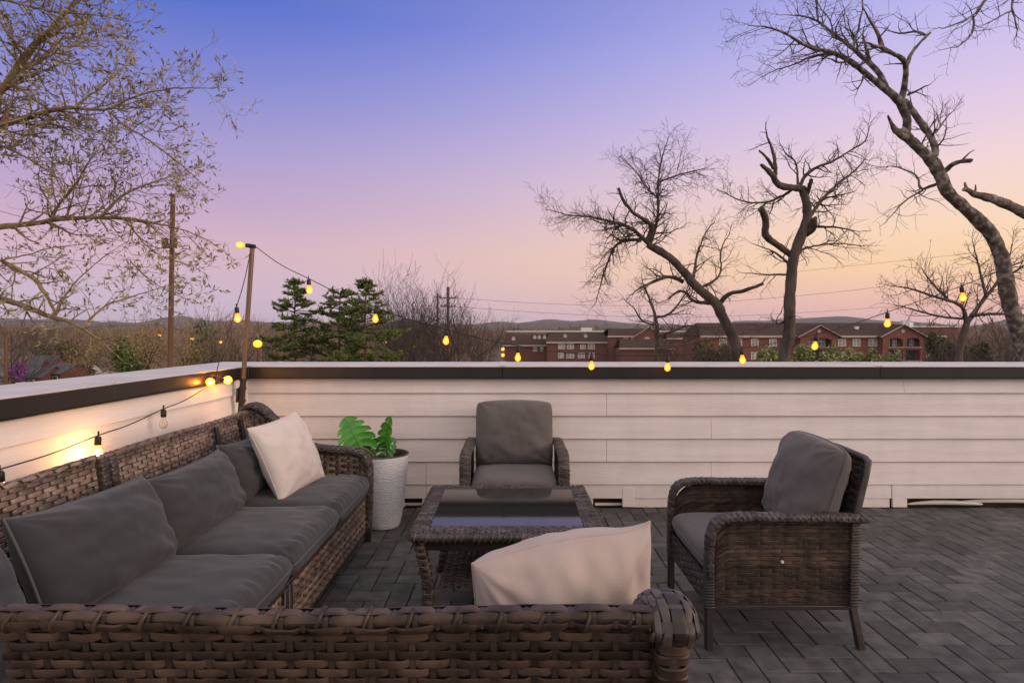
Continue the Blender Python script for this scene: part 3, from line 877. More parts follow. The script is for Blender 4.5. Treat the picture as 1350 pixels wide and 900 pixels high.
for sx in (-1, 1):
    for sy in (-1, 1):
        rb, rs = MB(), MB()
        path = smooth_path([(sx * .375, sy * .375, TH - .03), (sx * .355, sy * .355, .33), (sx * .335, sy * .335, .20), (sx * .345, sy * .345, .08), (sx * .37, sy * .37, 0)], 2)
        f2, Lp, per = roll_fn(path, (1, 0, 0), .021, .021)
        weave(rb, rs, lambda s, t, n: f2(t, s, n), per, Lp, per / 4, .016, amp=.003, wf=.94, sw=.4, crown=.0022, tsub=30)
        core(rs, path, (1, 0, 0), .019, .019)
        lg = rb.build('leg', M['wickergrey'], tb); rs.build('leg_core', M['stake'], lg)

# ------------------------------------------------------------------ planter and plant
pc = Vector((-.862, 4.12, 0))
pot = empty('planter', pc)
tag(pot, 'tall white ribbed planter standing between the sofa arm and the far wall', 'planter')
zz = np.linspace(0, .475, 40)
def pr(z): return .104 + .064 * (z / .475) ** .62
pm = MB(); prof = [(.0, .0), (.09, .0)] + [(pr(z), z + .004) for z in zz]
pm.lathe(prof, 56); pm.build('pot_body', M['potwhite'], pot)
pm = MB(); pm.lathe([(pr(.475), .479), (pr(.475) + .001, .484), (pr(.475) - .004, .489), (pr(.475) - .012, .487), (pr(.475) - .016, .47), (pr(.475) - .022, .40), (pr(.475) - .026, .36)], 56)
pm.build('pot_rim', mat('pot_inner_dark', (.05, .045, .045), rough=.6), pot)
pm = MB(); rows = []
for r_ in (0, .04, .08, .11, .143):
    rows.append([(r_ * math.cos(a), r_ * math.sin(a), .40 + .012 * mnoise.noise(Vector((r_ * 30 * math.cos(a), r_ * 30 * math.sin(a), 0)))) for a in np.linspace(0, 2 * PI, 24, endpoint=False)])
pm.grid(np.array(rows), cb=True); pm.build('soil', M['soil'], pot)

def monstera_leaf(Lf, Wf, bend=.22, cup=.22, seed=0):
    """leaf in local coords: base at origin, midrib along +z, face towards -y"""
    mb = MB(); nl = 5; rs = random.Random(seed)
    def half(v): return Wf / 2 * (max(0, math.sin(PI * (v * .80 + .20))) ** .55)
    def pos(a, v, m_):
        x = half(v) * a * (1 - .10 * a * a * v)
        z = Lf * (v + a * a * (-.30 * (1 - v) ** 1.3 + .02 * v))
        y = -cup * x * x / Wf + bend * Lf * max(0, v - .35) ** 2 + .0035 * abs(math.sin(v * PI * nl)) * a * (1 - a) * 4
        return (m_ * x, y, z)
    for m_ in (-1, 1):
        for i in range(nl):
            v0, v1 = i / nl, (i + 1) / nl; cut = rs.uniform(.52, .72); g0 = rs.uniform(.08, .16) / nl * 1.6
            rows = []
            for a in np.linspace(0, 1, 9):
                g = 0 if a < cut else g0 * ((a - cut) / (1 - cut)) ** .6
                rows.append([pos(a * (1 - .05 * (2 * f - 1) ** 2 * (a > .85)), v0 + g * (i > 0) + (v1 - v0 - g * (i > 0) - g * (i < nl - 1)) * f, m_) for f in np.linspace(0, 1, 6)])
            rows = np.array(rows)
            mb.grid(rows if m_ > 0 else rows[:, ::-1])
    mb.tube([pos(0, v, 1) for v in np.linspace(0, .97, 8)], list(np.linspace(.0035, .001, 8)), 6)
    return mb
plant = empty('monstera_plant', pc + Vector((-.02, 0, .40)))
tag(plant, 'small green monstera with split leaves growing in the white planter', 'plant')
for (base, tip, Lf, Wf, yaw, lean, roll, sd) in (
        ((-.125, -.04, .135), None, .22, .25, 14, 8, -26, 1), ((.02, .0, .11), None, .24, .16, -42, -6, 20, 2), ((.035, -.04, .085), None, .13, .12, 30, 14, 38, 3), ((-.07, .03, .12), None, .16, .15, 0, 30, -82, 4)):
    st = MB(); b0 = Vector((base[0] * .15, base[1] * .1, 0)); b1 = Vector(base)
    st.tube(smooth_path([b0, b0 * .6 + b1 * .4 + Vector((0, 0, .05)), b1], 2), .0055, 7)
    s_ = st.build('stem', M['stem'], plant)
    lf = monstera_leaf(Lf, Wf, seed=sd).build('leaf', M['leafgreen' if sd < 3 else 'leafdark'], s_, angle=80)
    lf.matrix_basis = Matrix.Translation(b1) @ Matrix.Rotation(R(yaw), 4, 'Z') @ Matrix.Rotation(-R(lean), 4, 'X') @ Matrix.Rotation(R(roll), 4, 'Y')

# ------------------------------------------------------------------ corner pole and string lights
pb, ptop = Vector((-1.925, 4.36, .70)), Vector((-1.842, 4.36, 1.905))
pole = empty('light_pole', pb)
tag(pole, 'slim wooden pole leaning in the wall corner, holding up the string lights', 'pole')
p = MB(); p.tube([pb + (ptop - pb) * f - pb for f in np.linspace(.1, 1, 8)], .0165, 12); p.build('pole', M['wood_pole'], pole)
p = MB(); dirp = (ptop - pb).normalized()
p.tube([(0, 0, .02), dirp * .26], .021, 12)
for f in (.10, .19, .25): p.tube([dirp * f, dirp * (f + .02)], .026, 12)
p.bar((-.022, .0, .10), (-.018, .0, .20), .014, .04, .003)
p.build('bracket', M['frame'], pole)
p = MB(); p.tube([ptop - pb + Vector((0, 0, -.012)), ptop - pb + Vector((0, 0, .012))], .022, 10)
p.tube([ptop - pb + Vector((-.022 * math.cos(a), -.022 * math.sin(a), -.01)) for a in np.linspace(0, 2 * PI, 12, endpoint=False)], .004, 5, closed=True)
p.build('cable_tie', M['socket'], pole)

def frame_for(d):
    z = Vector(d).normalized(); x = z.orthogonal().normalized(); y = z.cross(x)
    return Matrix(((x.x, y.x, z.x, 0), (x.y, y.y, z.y, 0), (x.z, y.z, z.z, 0), (0, 0, 0, 1)))
bulb_prof = [(0, 0), (.010, 0), (.0115, .006), (.014, .016), (.0205, .030), (.0245, .043), (.0245, .052), (.020, .064), (.011, .0725), (0, .075)]
sock_prof = [(0, -.012), (.009, -.012), (.0145, -.004), (.0145, .026), (.012, .030), (0, .030)]
def add_bulb(root, p, d=(0, 0, -1), m='bulb', sc=.86):
    Tm = Matrix.Translation(Vector(p) - root.location) @ frame_for(d)
    s_ = MB(); s_.lathe(sock_prof, 14); s_.lathe([(.004, -.035), (.004, -.010)], 8)
    so = s_.build('socket', M['socket'], root, T=Tm)
    b_ = MB(); b_.lathe([(r_ * sc, .028 + z * sc) for r_, z in bulb_prof], 18)
    bo = b_.build('bulb', M[m], so, T=Tm)
    cm_ = {'bulb': 'core', 'bulbwarm': 'corewarm', 'bulbhotglass': 'corehot'}.get(m)
    if cm_:
        k_ = .0115 if cm_ == 'core' else .010
        f_ = MB(); f_.lathe([(k_ * math.cos(t), .028 + .046 * sc + .019 * math.sin(t)) for t in np.linspace(-PI / 2, PI / 2, 9)], 12); f_.build('filament', M[cm_], so, T=Tm)
    if m == 'clearglass':
        f_ = MB(); f_.tube([(0, 0, .03), (.004, 0, .05), (-.004, 0, .06), (0, 0, .04)], .0008, 4); f_.build('filament', M['trim'], so, T=Tm)
    return bo

DC = 4.38
cpx = [(332, 326), (370, 350), (407, 367), (450, 389), (495, 405), (540, 422), (589, 434), (636, 447), (683, 456), (730, 464), (780, 467), (830, 469), (880, 469), (930, 465), (978, 459), (1027, 451), (1076, 441), (1123, 428), (1170, 411), (1220, 394), (1268, 377), (1316, 358), (1370, 336), (1430, 310), (1490, 282)]
cab = [px(x, y, DC) for x, y in cpx]; cab[0] = ptop + Vector((.02, 0, 0))
s1 = empty('string_lights', ptop)
tag(s1, 'string of lit yellow bulbs swagged from the corner pole across the skyline', 'string lights')
p = MB(); p.tube([q - ptop for q in smooth_path(cab, 2)], .0031, 6); p.build('cable', M['socket'], s1)
for x, y in ((407, 367), (495, 405), (589, 434), (683, 456), (780, 467), (880, 469), (978, 459), (1076, 441), (1170, 411), (1268, 377), (1370, 336)):
    q = px(x, y, DC) - Vector((0, 0, .018))
    add_bulb(s1, q, (rng.uniform(-.12, .12), rng.uniform(-.15, .15), -1))
add_bulb(s1, ptop + Vector((-.005, -.03, .0)), (-1, -.15, .05))

hook = Vector((-1.938, 4.0, .985))
s2 = empty('string_lights', hook)
tag(s2, 'string of bulbs running down from the pole and along the left wall', 'string lights')
low = [ptop + Vector((-.01, 0, -.02)), px(322, 372, 4.24), px(312, 404, 4.17), px(302, 438, 4.1), px(291, 470, 4.04), hook + Vector((.012, 0, .05)), hook + Vector((.014, 0, 0)),
       px(262, 517, 3.78), px(240, 530, 3.56), Vector((-1.9, 3.35, .882)), px(172, 560, 3.08), Vector((-1.9, 2.82, .826)), px(70, 598, 2.54), Vector((-1.9, 2.28, .79)), Vector((-1.9, 1.9, .78)), Vector((-1.9, 1.4, .80)), Vector((-1.93, .8, .9))]
p = MB(); p.tube([q - hook for q in smooth_path(low, 2)], .0031, 6); p.build('cable', M['socket'], s2)
p = MB(); p.box((.012, 0, .0), (.03, .05, .05), None, .005); p.build('hook', M['frame'], s2)
add_bulb(s2, px(312, 404, 4.17) - Vector((0, 0, .016)), (.1, 0, -1))
add_bulb(s2, hook + Vector((.02, -.035, .0)), (.12, -1, -.06), 'bulbwarm', 1.05)
add_bulb(s2, hook + Vector((.02, .035, .0)), (.22, 1, -.10), 'bulbwarm', 1.05)
add_bulb(s2, Vector((-1.9, 3.35, .864)), (0, 0, -1), 'clearglass')
add_bulb(s2, Vector((-1.9, 2.82, .808)), (0, -.1, -1), 'bulbhotglass', .95)
add_bulb(s2, Vector((-1.9, 2.28, .772)), (0, .1, -1), 'clearglass')
add_bulb(s2, Vector((-1.9, 1.75, .765)), (0, .0, -1), 'bulbhotglass', .95)  # extra lit bulb out of view, added to brighten the left wall

# ------------------------------------------------------------------ ground, hills
def ground():
    mb = MB()
    rs_ = [6, 40, 90, 160, 260, 400, 650, 1000, 1600, 2600, 4200, 7000]
    az = np.linspace(0, 2 * PI, 97)[:-1]
    rows = []
    for r_ in rs_:
        rows.append([(r_ * math.sin(a), r_ * math.cos(a), GZ + (mnoise.noise(Vector((r_ * math.sin(a) * .01, r_ * math.cos(a) * .01, 0))) * .5 if r_ > 60 else 0)) for a in az])
    mb.grid(np.array(rows), cb=True)
    c = mb.n; mb.add(np.vstack([np.array(rows[0]), [(0, 0, GZ)]]), None, [[96, (j + 1) % 96, j] for j in range(96)])
    return mb
tag(ground().build('ground', M['ground'], angle=180), 'dormant brown ground of the neighbourhood below', kind='structure')

mb = MB(); rows = []
for r_ in list(np.linspace(1500, 4800, 46)):
    row = []
    for a in np.linspace(R(-58), R(58), 420):
        x, y = math.sin(a), math.cos(a)
        ridge = 0
        for rc, wd, hp, sd in ((2300, 420, 11, 3.), (3300, 500, 17, 11.), (4200, 500, 21, 27.)):
            n_ = mnoise.noise(Vector((a * 5.5 + sd, sd, 0))) * .5 + mnoise.noise(Vector((a * 15 + sd, sd, 2))) * .28 + .55
            rr_ = rc + 160 * mnoise.noise(Vector((a * 6, sd, 5)))
            ridge = max(ridge, max(0, n_) * hp / F * rc * 1.28 * math.exp(-((r_ - rr_) / wd) ** 2))
        tx = mnoise.noise(Vector((x * r_ * .03, y * r_ * .03, 1))) * 3.5 + mnoise.noise(Vector((x * r_ * .09, y * r_ * .09, 1))) * 2
        z = GZ - 3 + ridge + tx * min(1, ridge / 15)
        row.append((x * r_, y * r_, z))
    rows.append(row)
mb.grid(np.array(rows))
tag(mb.build('hills', M['hill'], angle=180), 'low wooded hills along the horizon', kind='structure')

# ------------------------------------------------------------------ generic plants
def twig_tubes(mb, paths, k=3):
    V = []; Q = []
    for pts in paths:
        n = len(pts); base = len(V)
        ref = None
        for i, (p, r_) in enumerate(pts):
            t_ = (pts[min(i + 1, n - 1)][0] - pts[max(i - 1, 0)][0])
            if ref is None: ref = t_.orthogonal()
            a = ref - t_ * (ref.dot(t_) / max(t_.length_squared, 1e-9))
            if a.length < 1e-7: a = t_.orthogonal()
            a.normalize(); ref = a; b_ = t_.normalized().cross(a)
            for j in range(k):
                c, s_ = math.cos(2 * PI * j / k), math.sin(2 * PI * j / k)
                V.append(p + (a * c + b_ * s_) * r_)
        for i in range(n - 1):
            for j in range(k):
                j2 = (j + 1) % k
                Q.append((base + i * k + j, base + i * k + j2, base + (i + 1) * k + j2, base + (i + 1) * k + j))
    if V: mb.add(np.array([tuple(v) for v in V]), Q)

def rdir(rs): 
    while True:
        v = Vector((rs.uniform(-1, 1), rs.uniform(-1, 1), rs.uniform(-1, 1)))
        if .05 < v.length < 1: return v.normalized()

def grow(out, tips, p, d, Ln, r_, lev, rs, wig=.35, up=.05, kid=.7, seg=.16, rmin=.0045, spread=(35, 70), short=(.4, .72)):
    n = max(3, int(Ln / seg)); pts = [(p.copy(), r_)]
    for i in range(n):
        d = (d + rdir(rs) * wig * .6 + Vector((0, 0, up))).normalized()
        p = p + d * (Ln / n)
        rr_ = max(rmin * .8, r_ * (1 - .7 * (i + 1) / n))
        pts.append((p.copy(), rr_))
        if lev > 0 and rs.random() < kid:
            a = R(rs.uniform(*spread)); q = rdir(rs); q = (q - d * q.dot(d)).normalized()
            grow(out, tips, p, d * math.cos(a) + q * math.sin(a), Ln * rs.uniform(*short) * (1 - .35 * i / n), max(rmin, rr_ * .7), lev - 1, rs, wig, up, kid, seg, rmin, spread, short)
        if tips is not None and lev <= 1: tips.append((p.copy(), d.copy()))
    out.append(pts)

def limb(pts, d0, d1, wob=.0, seed=0, k=.5):
    """traced limb: photo points with widths, receding from distance d0 to d1"""
    n = len(pts); out = []; w_ = None
    acc = [0]
    for a, b in zip(pts[:-1], pts[1:]): acc.append(acc[-1] + math.hypot(b[0] - a[0], b[1] - a[1]))
    ws = [(acc[i], p[2]) for i, p in enumerate(pts) if len(p) > 2]
    for i, p in enumerate(pts):
        f = acc[i] / acc[-1]
        d = d0 + (d1 - d0) * f
        wd = np.interp(acc[i], [a for a, _ in ws], [b for _, b in ws])
        out.append((px(p[0], p[1], d), wd * k * d / F))
    return out

def dens(path, it=2):
    """smooth a [(point, radius)] path"""
    for _ in range(it):
        Q = [path[0]]
        for (a, ra), (b, rb) in zip(path[:-1], path[1:]):
            Q += [(a * .75 + b * .25, ra * .75 + rb * .25), (a * .25 + b * .75, ra * .25 + rb * .75)]
        Q.append(path[-1]); path = Q
    return path

def traced_tree(name, label, base, limbs, bark, twigm, seed, spawn, grp=None, leafm=None, leaf=None, cat='tree', knob=.12, sides=10, kw_=.47):
    """limbs: list of (points, d0, d1, twig spec or None). spawn spec: (spacing, length, levels, start fraction, kwargs)"""
    rs = random.Random(seed)
    root = empty(name, base)
    tag(root, label, cat, grp)
    tm, cm, lm = MB(), MB(), MB()
    T = Matrix.Translation(-Vector(base))
    tips = []
    paths = []
    for lb in limbs:
        pts, d0, d1 = lb[0], lb[1], lb[2]
        sp = lb[3] if len(lb) > 3 else spawn
        P = dens(limb(pts, d0, d1, k=kw_), 3)
        # knobbly bark
        P2 = []
        for i, (p, r_) in enumerate(P):
            nz = mnoise.noise(p * 2.3 + Vector((seed, 0, 0)))
            P2.append((p + rdir(rs) * r_ * .05, r_ * (1 + knob * nz)))
        tm.tube([p for p, _ in P2], [r_ for _, r_ in P2], sides)
        if sp:
            spacing, Ln, lev, f0, kw = sp
            tot = sum((b[0] - a[0]).length for a, b in zip(P[:-1], P[1:])); acc = 0; nxt = tot * f0
            for (a, ra), (b, rb) in zip(P[:-1], P[1:]):
                l_ = (b - a).length
                while nxt < acc + l_:
                    f = (nxt - acc) / max(l_, 1e-6); p = a.lerp(b, f); r_ = ra + (rb - ra) * f
                    d = (b - a).normalized(); q = rdir(rs); q = (q - d * q.dot(d)).normalized(); an = R(rs.uniform(30, 75))
                    fr = nxt / tot
                    grow(paths, tips, p, d * math.cos(an) + q * math.sin(an), Ln * rs.uniform(.5, 1.1) * (1 - .35 * fr), min(r_ * .6, .013 + .007 * lev), lev, rs, **kw)
                    nxt += spacing * rs.uniform(.6, 1.4)
                acc += l_
            d = (P[-1][0] - P[-2][0]).normalized()
            if P[-1][1] < .03:
                grow(paths, tips, P[-1][0], d, Ln * .45, max(.006, P[-1][1]), lev, rs, **kw)
    tm.v = [np.array([(Vector(v) + mnoise.noise_vector(Vector(v) * 5.0) * .016 + mnoise.noise_vector(Vector(v) * 13.0) * .009) for v in V_]) for V_ in tm.v]
    tm.build('trunk', bark, root, T=T, angle=80)
    twig_tubes(cm, paths)
    cr = cm.build('crown', twigm, root, T=T, angle=180)
    if leaf:
        size, prob = leaf
        V = []; Q = []
        for p, d in tips:
            if rs.random() > prob: continue
            for _ in range(rs.choice((1, 1, 2))):
                dd = (d + rdir(rs) * .8 + Vector((0, 0, .25))).normalized(); s_ = size * rs.uniform(.6, 1.25)
                x = dd.cross(rdir(rs)).normalized() * s_ * .15
                b0 = len(V); m_ = p + dd * s_ * .45
                V += [p, m_ + x, p + dd * s_, m_ - x]; Q.append((b0, b0 + 1, b0 + 2, b0 + 3))
        lm.add(np.array([tuple(v) for v in V]), Q)
        lm.build('leaf_buds', leafm, root, T=T, smooth=False)
    return root

kwA = dict(wig=.56, up=.03, kid=.86, seg=.13, rmin=.0042)
D = 18.0
spA = (.085, 1.1, 2, .0, kwA)
spA1 = (.15, .9, 2, .1, kwA)
traced_tree('bare_tree', 'bare tree leaning left with a wide twiggy crown, left of the stub limbed tree', (px(985, 461, D).x, D, GZ),
  [([(1000, 935, 20), (990, 600, 17), (975, 461, 15), (953, 418, 14), (945, 399, 13.5), (918, 379, 13), (903, 360, 12), (883, 338, 11), (854, 323, 9.5)], D, D - .6, None),
   ([(856, 322, 7), (860, 313, 5), (867, 290, 4), (868, 260, 3.2), (867, 240, 2.6), (872, 210, 2), (880, 185, 1)], D - .6, D - .3, spA),
   ([(854, 318, 7), (862, 298, 6), (844, 286, 5), (833, 280, 5), (821, 263, 4.5), (815, 248, 4)], D - .6, D - 1.3, (.35, .9, 1, .1, kwA)),
   ([(854, 320, 6), (833, 300, 5), (805, 292, 3.5), (782, 286, 2.5), (751, 284, 1.6), (728, 278, 1)], D - .6, D - 1.6, spA),
   ([(846, 316, 5), (813, 317, 3.4), (798, 352, 2.4), (786, 398, 1)], D - .7, D + .5, spA),
   ([(868, 262, 3), (850, 245, 2.2), (838, 225, 1.5), (824, 211, 1)], D - .4, D + .8, spA),
   ([(868, 240, 2.4), (890, 232, 2), (912, 226, 1.5), (930, 222, 1)], D - .4, D - 1.2, spA),
   ([(900, 371, 6), (883, 363, 5), (860, 371, 3.4), (837, 384, 2)], D - .3, D - 1.2, spA1),
   ([(949, 399, 7), (961, 386, 6), (980, 384, 5), (1006, 374, 4)], D, D - .8, (.5, .7, 1, .2, kwA)),
   ([(914, 370, 4), (918, 337, 3), (930, 305, 2), (942, 292, 1)], D - .2, D + .9, spA1),
   ([(938, 399, 6), (914, 399, 4.5), (899, 379, 3), (880, 395, 1.5)], D, D + .9, spA1),
   ([(920, 382, 4), (953, 364, 2.6), (948, 330, 2), (962, 308, 1)], D - .2, D + .5, spA1)],
  M['barkA'], M['twig'], 4, None, 'bare trees beyond the parapet')

D = 22.0
traced_tree('bare_tree', 'small dark bare tree with crooked limbs just left of the leaning trunk', (px(864, 474, D).x, D, GZ),
  [([(866, 800, 10), (864, 474, 6.5), (868, 445, 6), (864, 414, 4.5), (852, 383, 2.5), (846, 368, 1)], D, D + .5, (.3, 1.2, 2, .45, dict(kwA, up=.0))),
   ([(864, 418, 4), (883, 416, 3), (903, 388, 2), (915, 372, 1)], D, D - .7, (.22, 1.1, 1, .1, kwA)),
   ([(867, 442, 4), (888, 437, 3), (905, 428, 2), (935, 432, 1)], D, D - .7, (.22, 1.2, 1, .1, dict(kwA, up=-.03))),
   ([(866, 428, 4), (846, 425, 2.5), (836, 405, 1.5), (826, 398, 1)], D, D + .8, (.22, 1.1, 1, .1, kwA)),
   ([(865, 460, 4), (900, 455, 2.5), (925, 446, 1.6), (950, 450, 1)], D, D + .8, (.22, 1.3, 1, .1, dict(kwA, up=-.02)))],
  M['barkA'], M['twig'], 9, None, 'bare trees beyond the parapet')

D = 17.0
spB = (.10, .95, 2, .1, dict(kwA, wig=.55))
spB1 = (.11, .8, 2, .1, dict(kwA, wig=.55))
traced_tree('bare_tree', 'upright bare tree with pruned stub limbs in front of the brick apartments', (px(1028, 469, D).x, D, GZ),
  [([(1015, 920, 20), (1022, 600, 18), (1032, 469, 16), (1042, 440, 17), (1040, 410, 15.5), (1043, 368, 14), (1046, 336, 14), (1057, 310, 14), (1066, 284, 12.5), (1062, 262, 11), (1057, 247, 10)], D, D - .3, None),
   ([(1057, 249, 9), (1040, 247, 8.5), (1025, 245, 8.5), (1019, 230, 8), (1003, 217, 4)], D - .3, D - 1.1, None),
   ([(1022, 230, 6), (1022, 207, 4.5), (1012, 182, 3)], D - .8, D - .9, (.4, .9, 1, .3, kwA)),
   ([(1020, 222, 5), (1011, 207, 4), (1001, 198, 2.5)], D - .9, D - 1.2, None),
   ([(1055, 244, 5), (1063, 228, 4.5), (1083, 218, 4), (1100, 212, 3.2), (1123, 197, 2.5), (1142, 187, 1.8), (1147, 165, 1)], D - .3, D - 1.0, spB1),
   ([(1066, 288, 6), (1083, 263, 4.5), (1107, 240, 3), (1130, 223, 2), (1140, 210, 1)], D - .3, D + .8, spB),
   ([(1064, 256, 6), (1067, 246, 6), (1070, 236, 5)], D - .3, D - .6, None),
   ([(1045, 338, 9), (1024, 322, 9), (1007, 311, 9.5), (1011, 291, 9.5), (1003, 274, 8)], D - .1, D - .9, None),
   ([(1045, 250, 4), (1032, 258, 3.4), (1010, 268, 2.8), (980, 267, 2), (953, 253, 1)], D - .4, D + .6, spB),
   ([(1052, 243, 3.5), (1050, 212, 2.5), (1038, 205, 2), (1028, 190, 1)], D - .3, D + .4, (.16, .9, 1, .2, kwA)),
   ([(1062, 308, 11), (1073, 301, 10), (1073, 288, 8)], D - .2, D - .6, None),
   ([(1050, 331, 4), (1069, 325, 2.6), (1100, 320, 2), (1137, 324, 1)], D - .1, D + .8, (.13, 1.2, 1, .1, dict(kwA, up=.02))),
   ([(1075, 299, 4), (1104, 299, 2.6), (1125, 304, 1.5)], D - .2, D - .9, (.16, 1.0, 1, .1, kwA)),
   ([(1041, 349, 4), (1021, 331, 2.6), (994, 322, 1)], D, D + .8, (.15, 1.0, 1, .1, kwA)),
   ([(1042, 362, 3), (1010, 362, 2), (980, 360, 1)], D, D + .8, (.22, .9, 1, .3, kwA)),
   ([(1038, 422, 4), (1020, 430, 3), (1000, 432, 1)], D, D - .8, (.2, .9, 1, .1, kwA))],
  M['barkA'], M['twig'], 12, None, 'bare trees beyond the parapet')

D = 13.0
kwC = dict(wig=.50, up=.02, kid=.82, seg=.11, rmin=.0034)
spC = (.16, 1.15, 2, .05, kwC)
spC1 = (.2, .8, 1, .05, kwC)
traced_tree('bare_tree', 'tallest bare tree at the right, with pale mottled trunk and long overhanging limbs', (px(1352, 470, D).x, D, GZ),
  [([(1380, 1000, 30), (1362, 600, 24), (1348, 463, 20), (1341, 428, 20), (1329, 395, 20), (1325, 363, 19.5), (1319, 333, 19), (1306, 306, 18.5), (1282, 283, 17.5), (1246, 252, 16.5), (1240, 230, 16.5), (1227, 210, 15.5), (1203, 187, 14), (1187, 172, 12.5)], D, D - 1.2, None),
   ([(1193, 178, 12), (1196, 168, 11.5), (1195, 153, 11.5), (1188, 137, 12), (1180, 127, 11), (1157, 110, 9.5), (1137, 93, 8.5), (1113, 75, 7.5), (1097, 70, 5.5), (1063, 62, 4.2), (1023, 37, 3), (987, 33, 1)], D - 1.1, D - 2.2, (.15, 1.0, 2, .38, kwC)),
   ([(1168, 117, 8.5), (1163, 103, 8), (1147, 83, 7), (1123, 63, 6), (1097, 43, 4.4), (1077, 27, 3.2), (1057, 20, 2.2), (1033, 20, 1)], D - 1.4, D - 1.0, (.14, 1.0, 2, .35, kwC)),
   ([(1188, 134, 9), (1193, 110, 8), (1195, 87, 7.5), (1190, 78, 7), (1167, 65, 6), (1145, 57, 3.5)], D - 1.2, D - 1.9, (.45, .8, 1, .4, kwC)),
   ([(1164, 64, 6), (1157, 43, 5), (1144, 22, 3)], D - 1.6, D - 1.8, (.4, .6, 1, .3, kwC)),
   ([(1195, 86, 6), (1203, 66, 4.5), (1227, 43, 3)], D - 1.3, D - 1.1, None),
   ([(1222, 47, 3.4), (1206, 40, 3), (1186, 46, 2.4), (1166, 38, 1)], D - 1.1, D - .6, spC1),
   ([(1233, 206, 10), (1232, 187, 10), (1213, 160, 9), (1193, 133, 8.5)], D - 1.0, D - .7, (.35, .7, 1, .1, kwC)),
   ([(1196, 183, 10), (1180, 173, 9), (1175, 164, 5), (1170, 152, 2)], D - 1.2, D - 1.5, None),
   ([(1242, 229, 8), (1257, 215, 6.5), (1272, 212, 6), (1280, 212, 6.5)], D - .9, D - 1.4, None),
   ([(1268, 212, 2.5), (1276, 203, 1.6), (1284, 198, 1)], D - 1.3, D - 1.4, None),
   ([(1237, 242, 5), (1224, 247, 4), (1213, 250, 3.5), (1210, 231, 2.4), (1180, 219, 1.6), (1160, 220, 1)], D - .9, D - .2, (.13, .9, 1, .15, kwC)),
   ([(1216, 251, 3), (1190, 266, 2), (1175, 285, 1.4), (1163, 297, .9)], D - .7, D - 1.5, (.2, .7, 1, .1, kwC)),
   ([(1146, 80, 5), (1141, 62, 3.5), (1138, 44, 2)], D - 1.5, D - 1.6, (.3, .5, 1, .2, kwC)),
   ([(1100, 71, 4), (1070, 73, 3), (1050, 85, 2), (1022, 92, 1.6), (1005, 101, 1)], D - 1.8, D - 1.2, (.15, .8, 2, .05, kwC)),
   ([(1124, 64, 3.5), (1137, 20, 2.4), (1136, -15, 1.6)], D - 1.4, D - 1.2, (.2, 1.0, 1, .1, kwC)),
   ([(1078, 27, 2.8), (1077, 0, 2.2), (1072, -30, 1.4)], D - 1.2, D - .9, (.17, 1.0, 2, .1, kwC)),
   ([(1197, 125, 4), (1212, 118, 2.5), (1225, 112, 1)], D - 1.1, D - 1.5, (.12, .5, 1, .1, kwC)),
   ([(1228, 180, 3), (1245, 160, 2), (1252, 150, 1)], D - .9, D - .5, (.1, .8, 1, .0, dict(kwC, up=.08))),
   ([(1214, 200, 3), (1222, 172, 2), (1240, 150, 1)], D - .9, D - 1.4, (.16, .7, 1, .0, kwC))],
  M['barkC'], M['twigC'], 21, None, 'bare trees beyond the parapet', sides=10, kw_=.455)

D = 11.5
traced_tree('bare_tree', 'bare tree mostly outside the right edge, its stub limb and upper twigs reaching into view', (px(1440, 470, D).x, D, GZ),
  [([(1452, 1000, 34), (1445, 600, 30), (1440, 440, 28), (1432, 330, 26), (1425, 200, 22), (1415, 60, 16), (1400, -80, 10)], D, D - .5, None),
   ([(1432, 325, 16), (1390, 302, 15), (1350, 281, 14), (1317, 264, 12.5), (1290, 258, 10.5), (1270, 249, 5)], D - .1, D - 1.4, None),
   ([(1278, 253, 5), (1272, 247, 4), (1271, 241, 2.5)], D - 1.3, D - 1.35, None),
   ([(1284, 256, 4), (1287, 249, 3), (1286, 243, 1.5)], D - 1.3, D - 1.3, None),
   ([(1412, 30, 10), (1370, -30, 7), (1320, -20, 5), (1297, 3, 3.4), (1281, 24, 2.6), (1250, 36, 1.6), (1233, 38, 1)], D - .4, D - 1.6, (.22, .8, 1, .45, kwC)),
   ([(1283, 22, 2.6), (1283, 44, 2), (1268, 60, 1.5), (1247, 65, 1)], D - 1.3, D - 1.5, (.15, .6, 1, .05, kwC)),
   ([(1405, 10, 7), (1365, -20, 5), (1333, -5, 3.4), (1336, 20, 2.6), (1341, 40, 1.5)], D - .4, D - 1.0, (.2, .7, 1, .5, kwC)),
   ([(1335, 14, 2.6), (1313, 24, 2), (1292, 36, 1)], D - .9, D - 1.1, (.2, .5, 1, .1, kwC))],
  M['barkC'], M['twigC'], 23, None, 'bare trees beyond the parapet', sides=10)

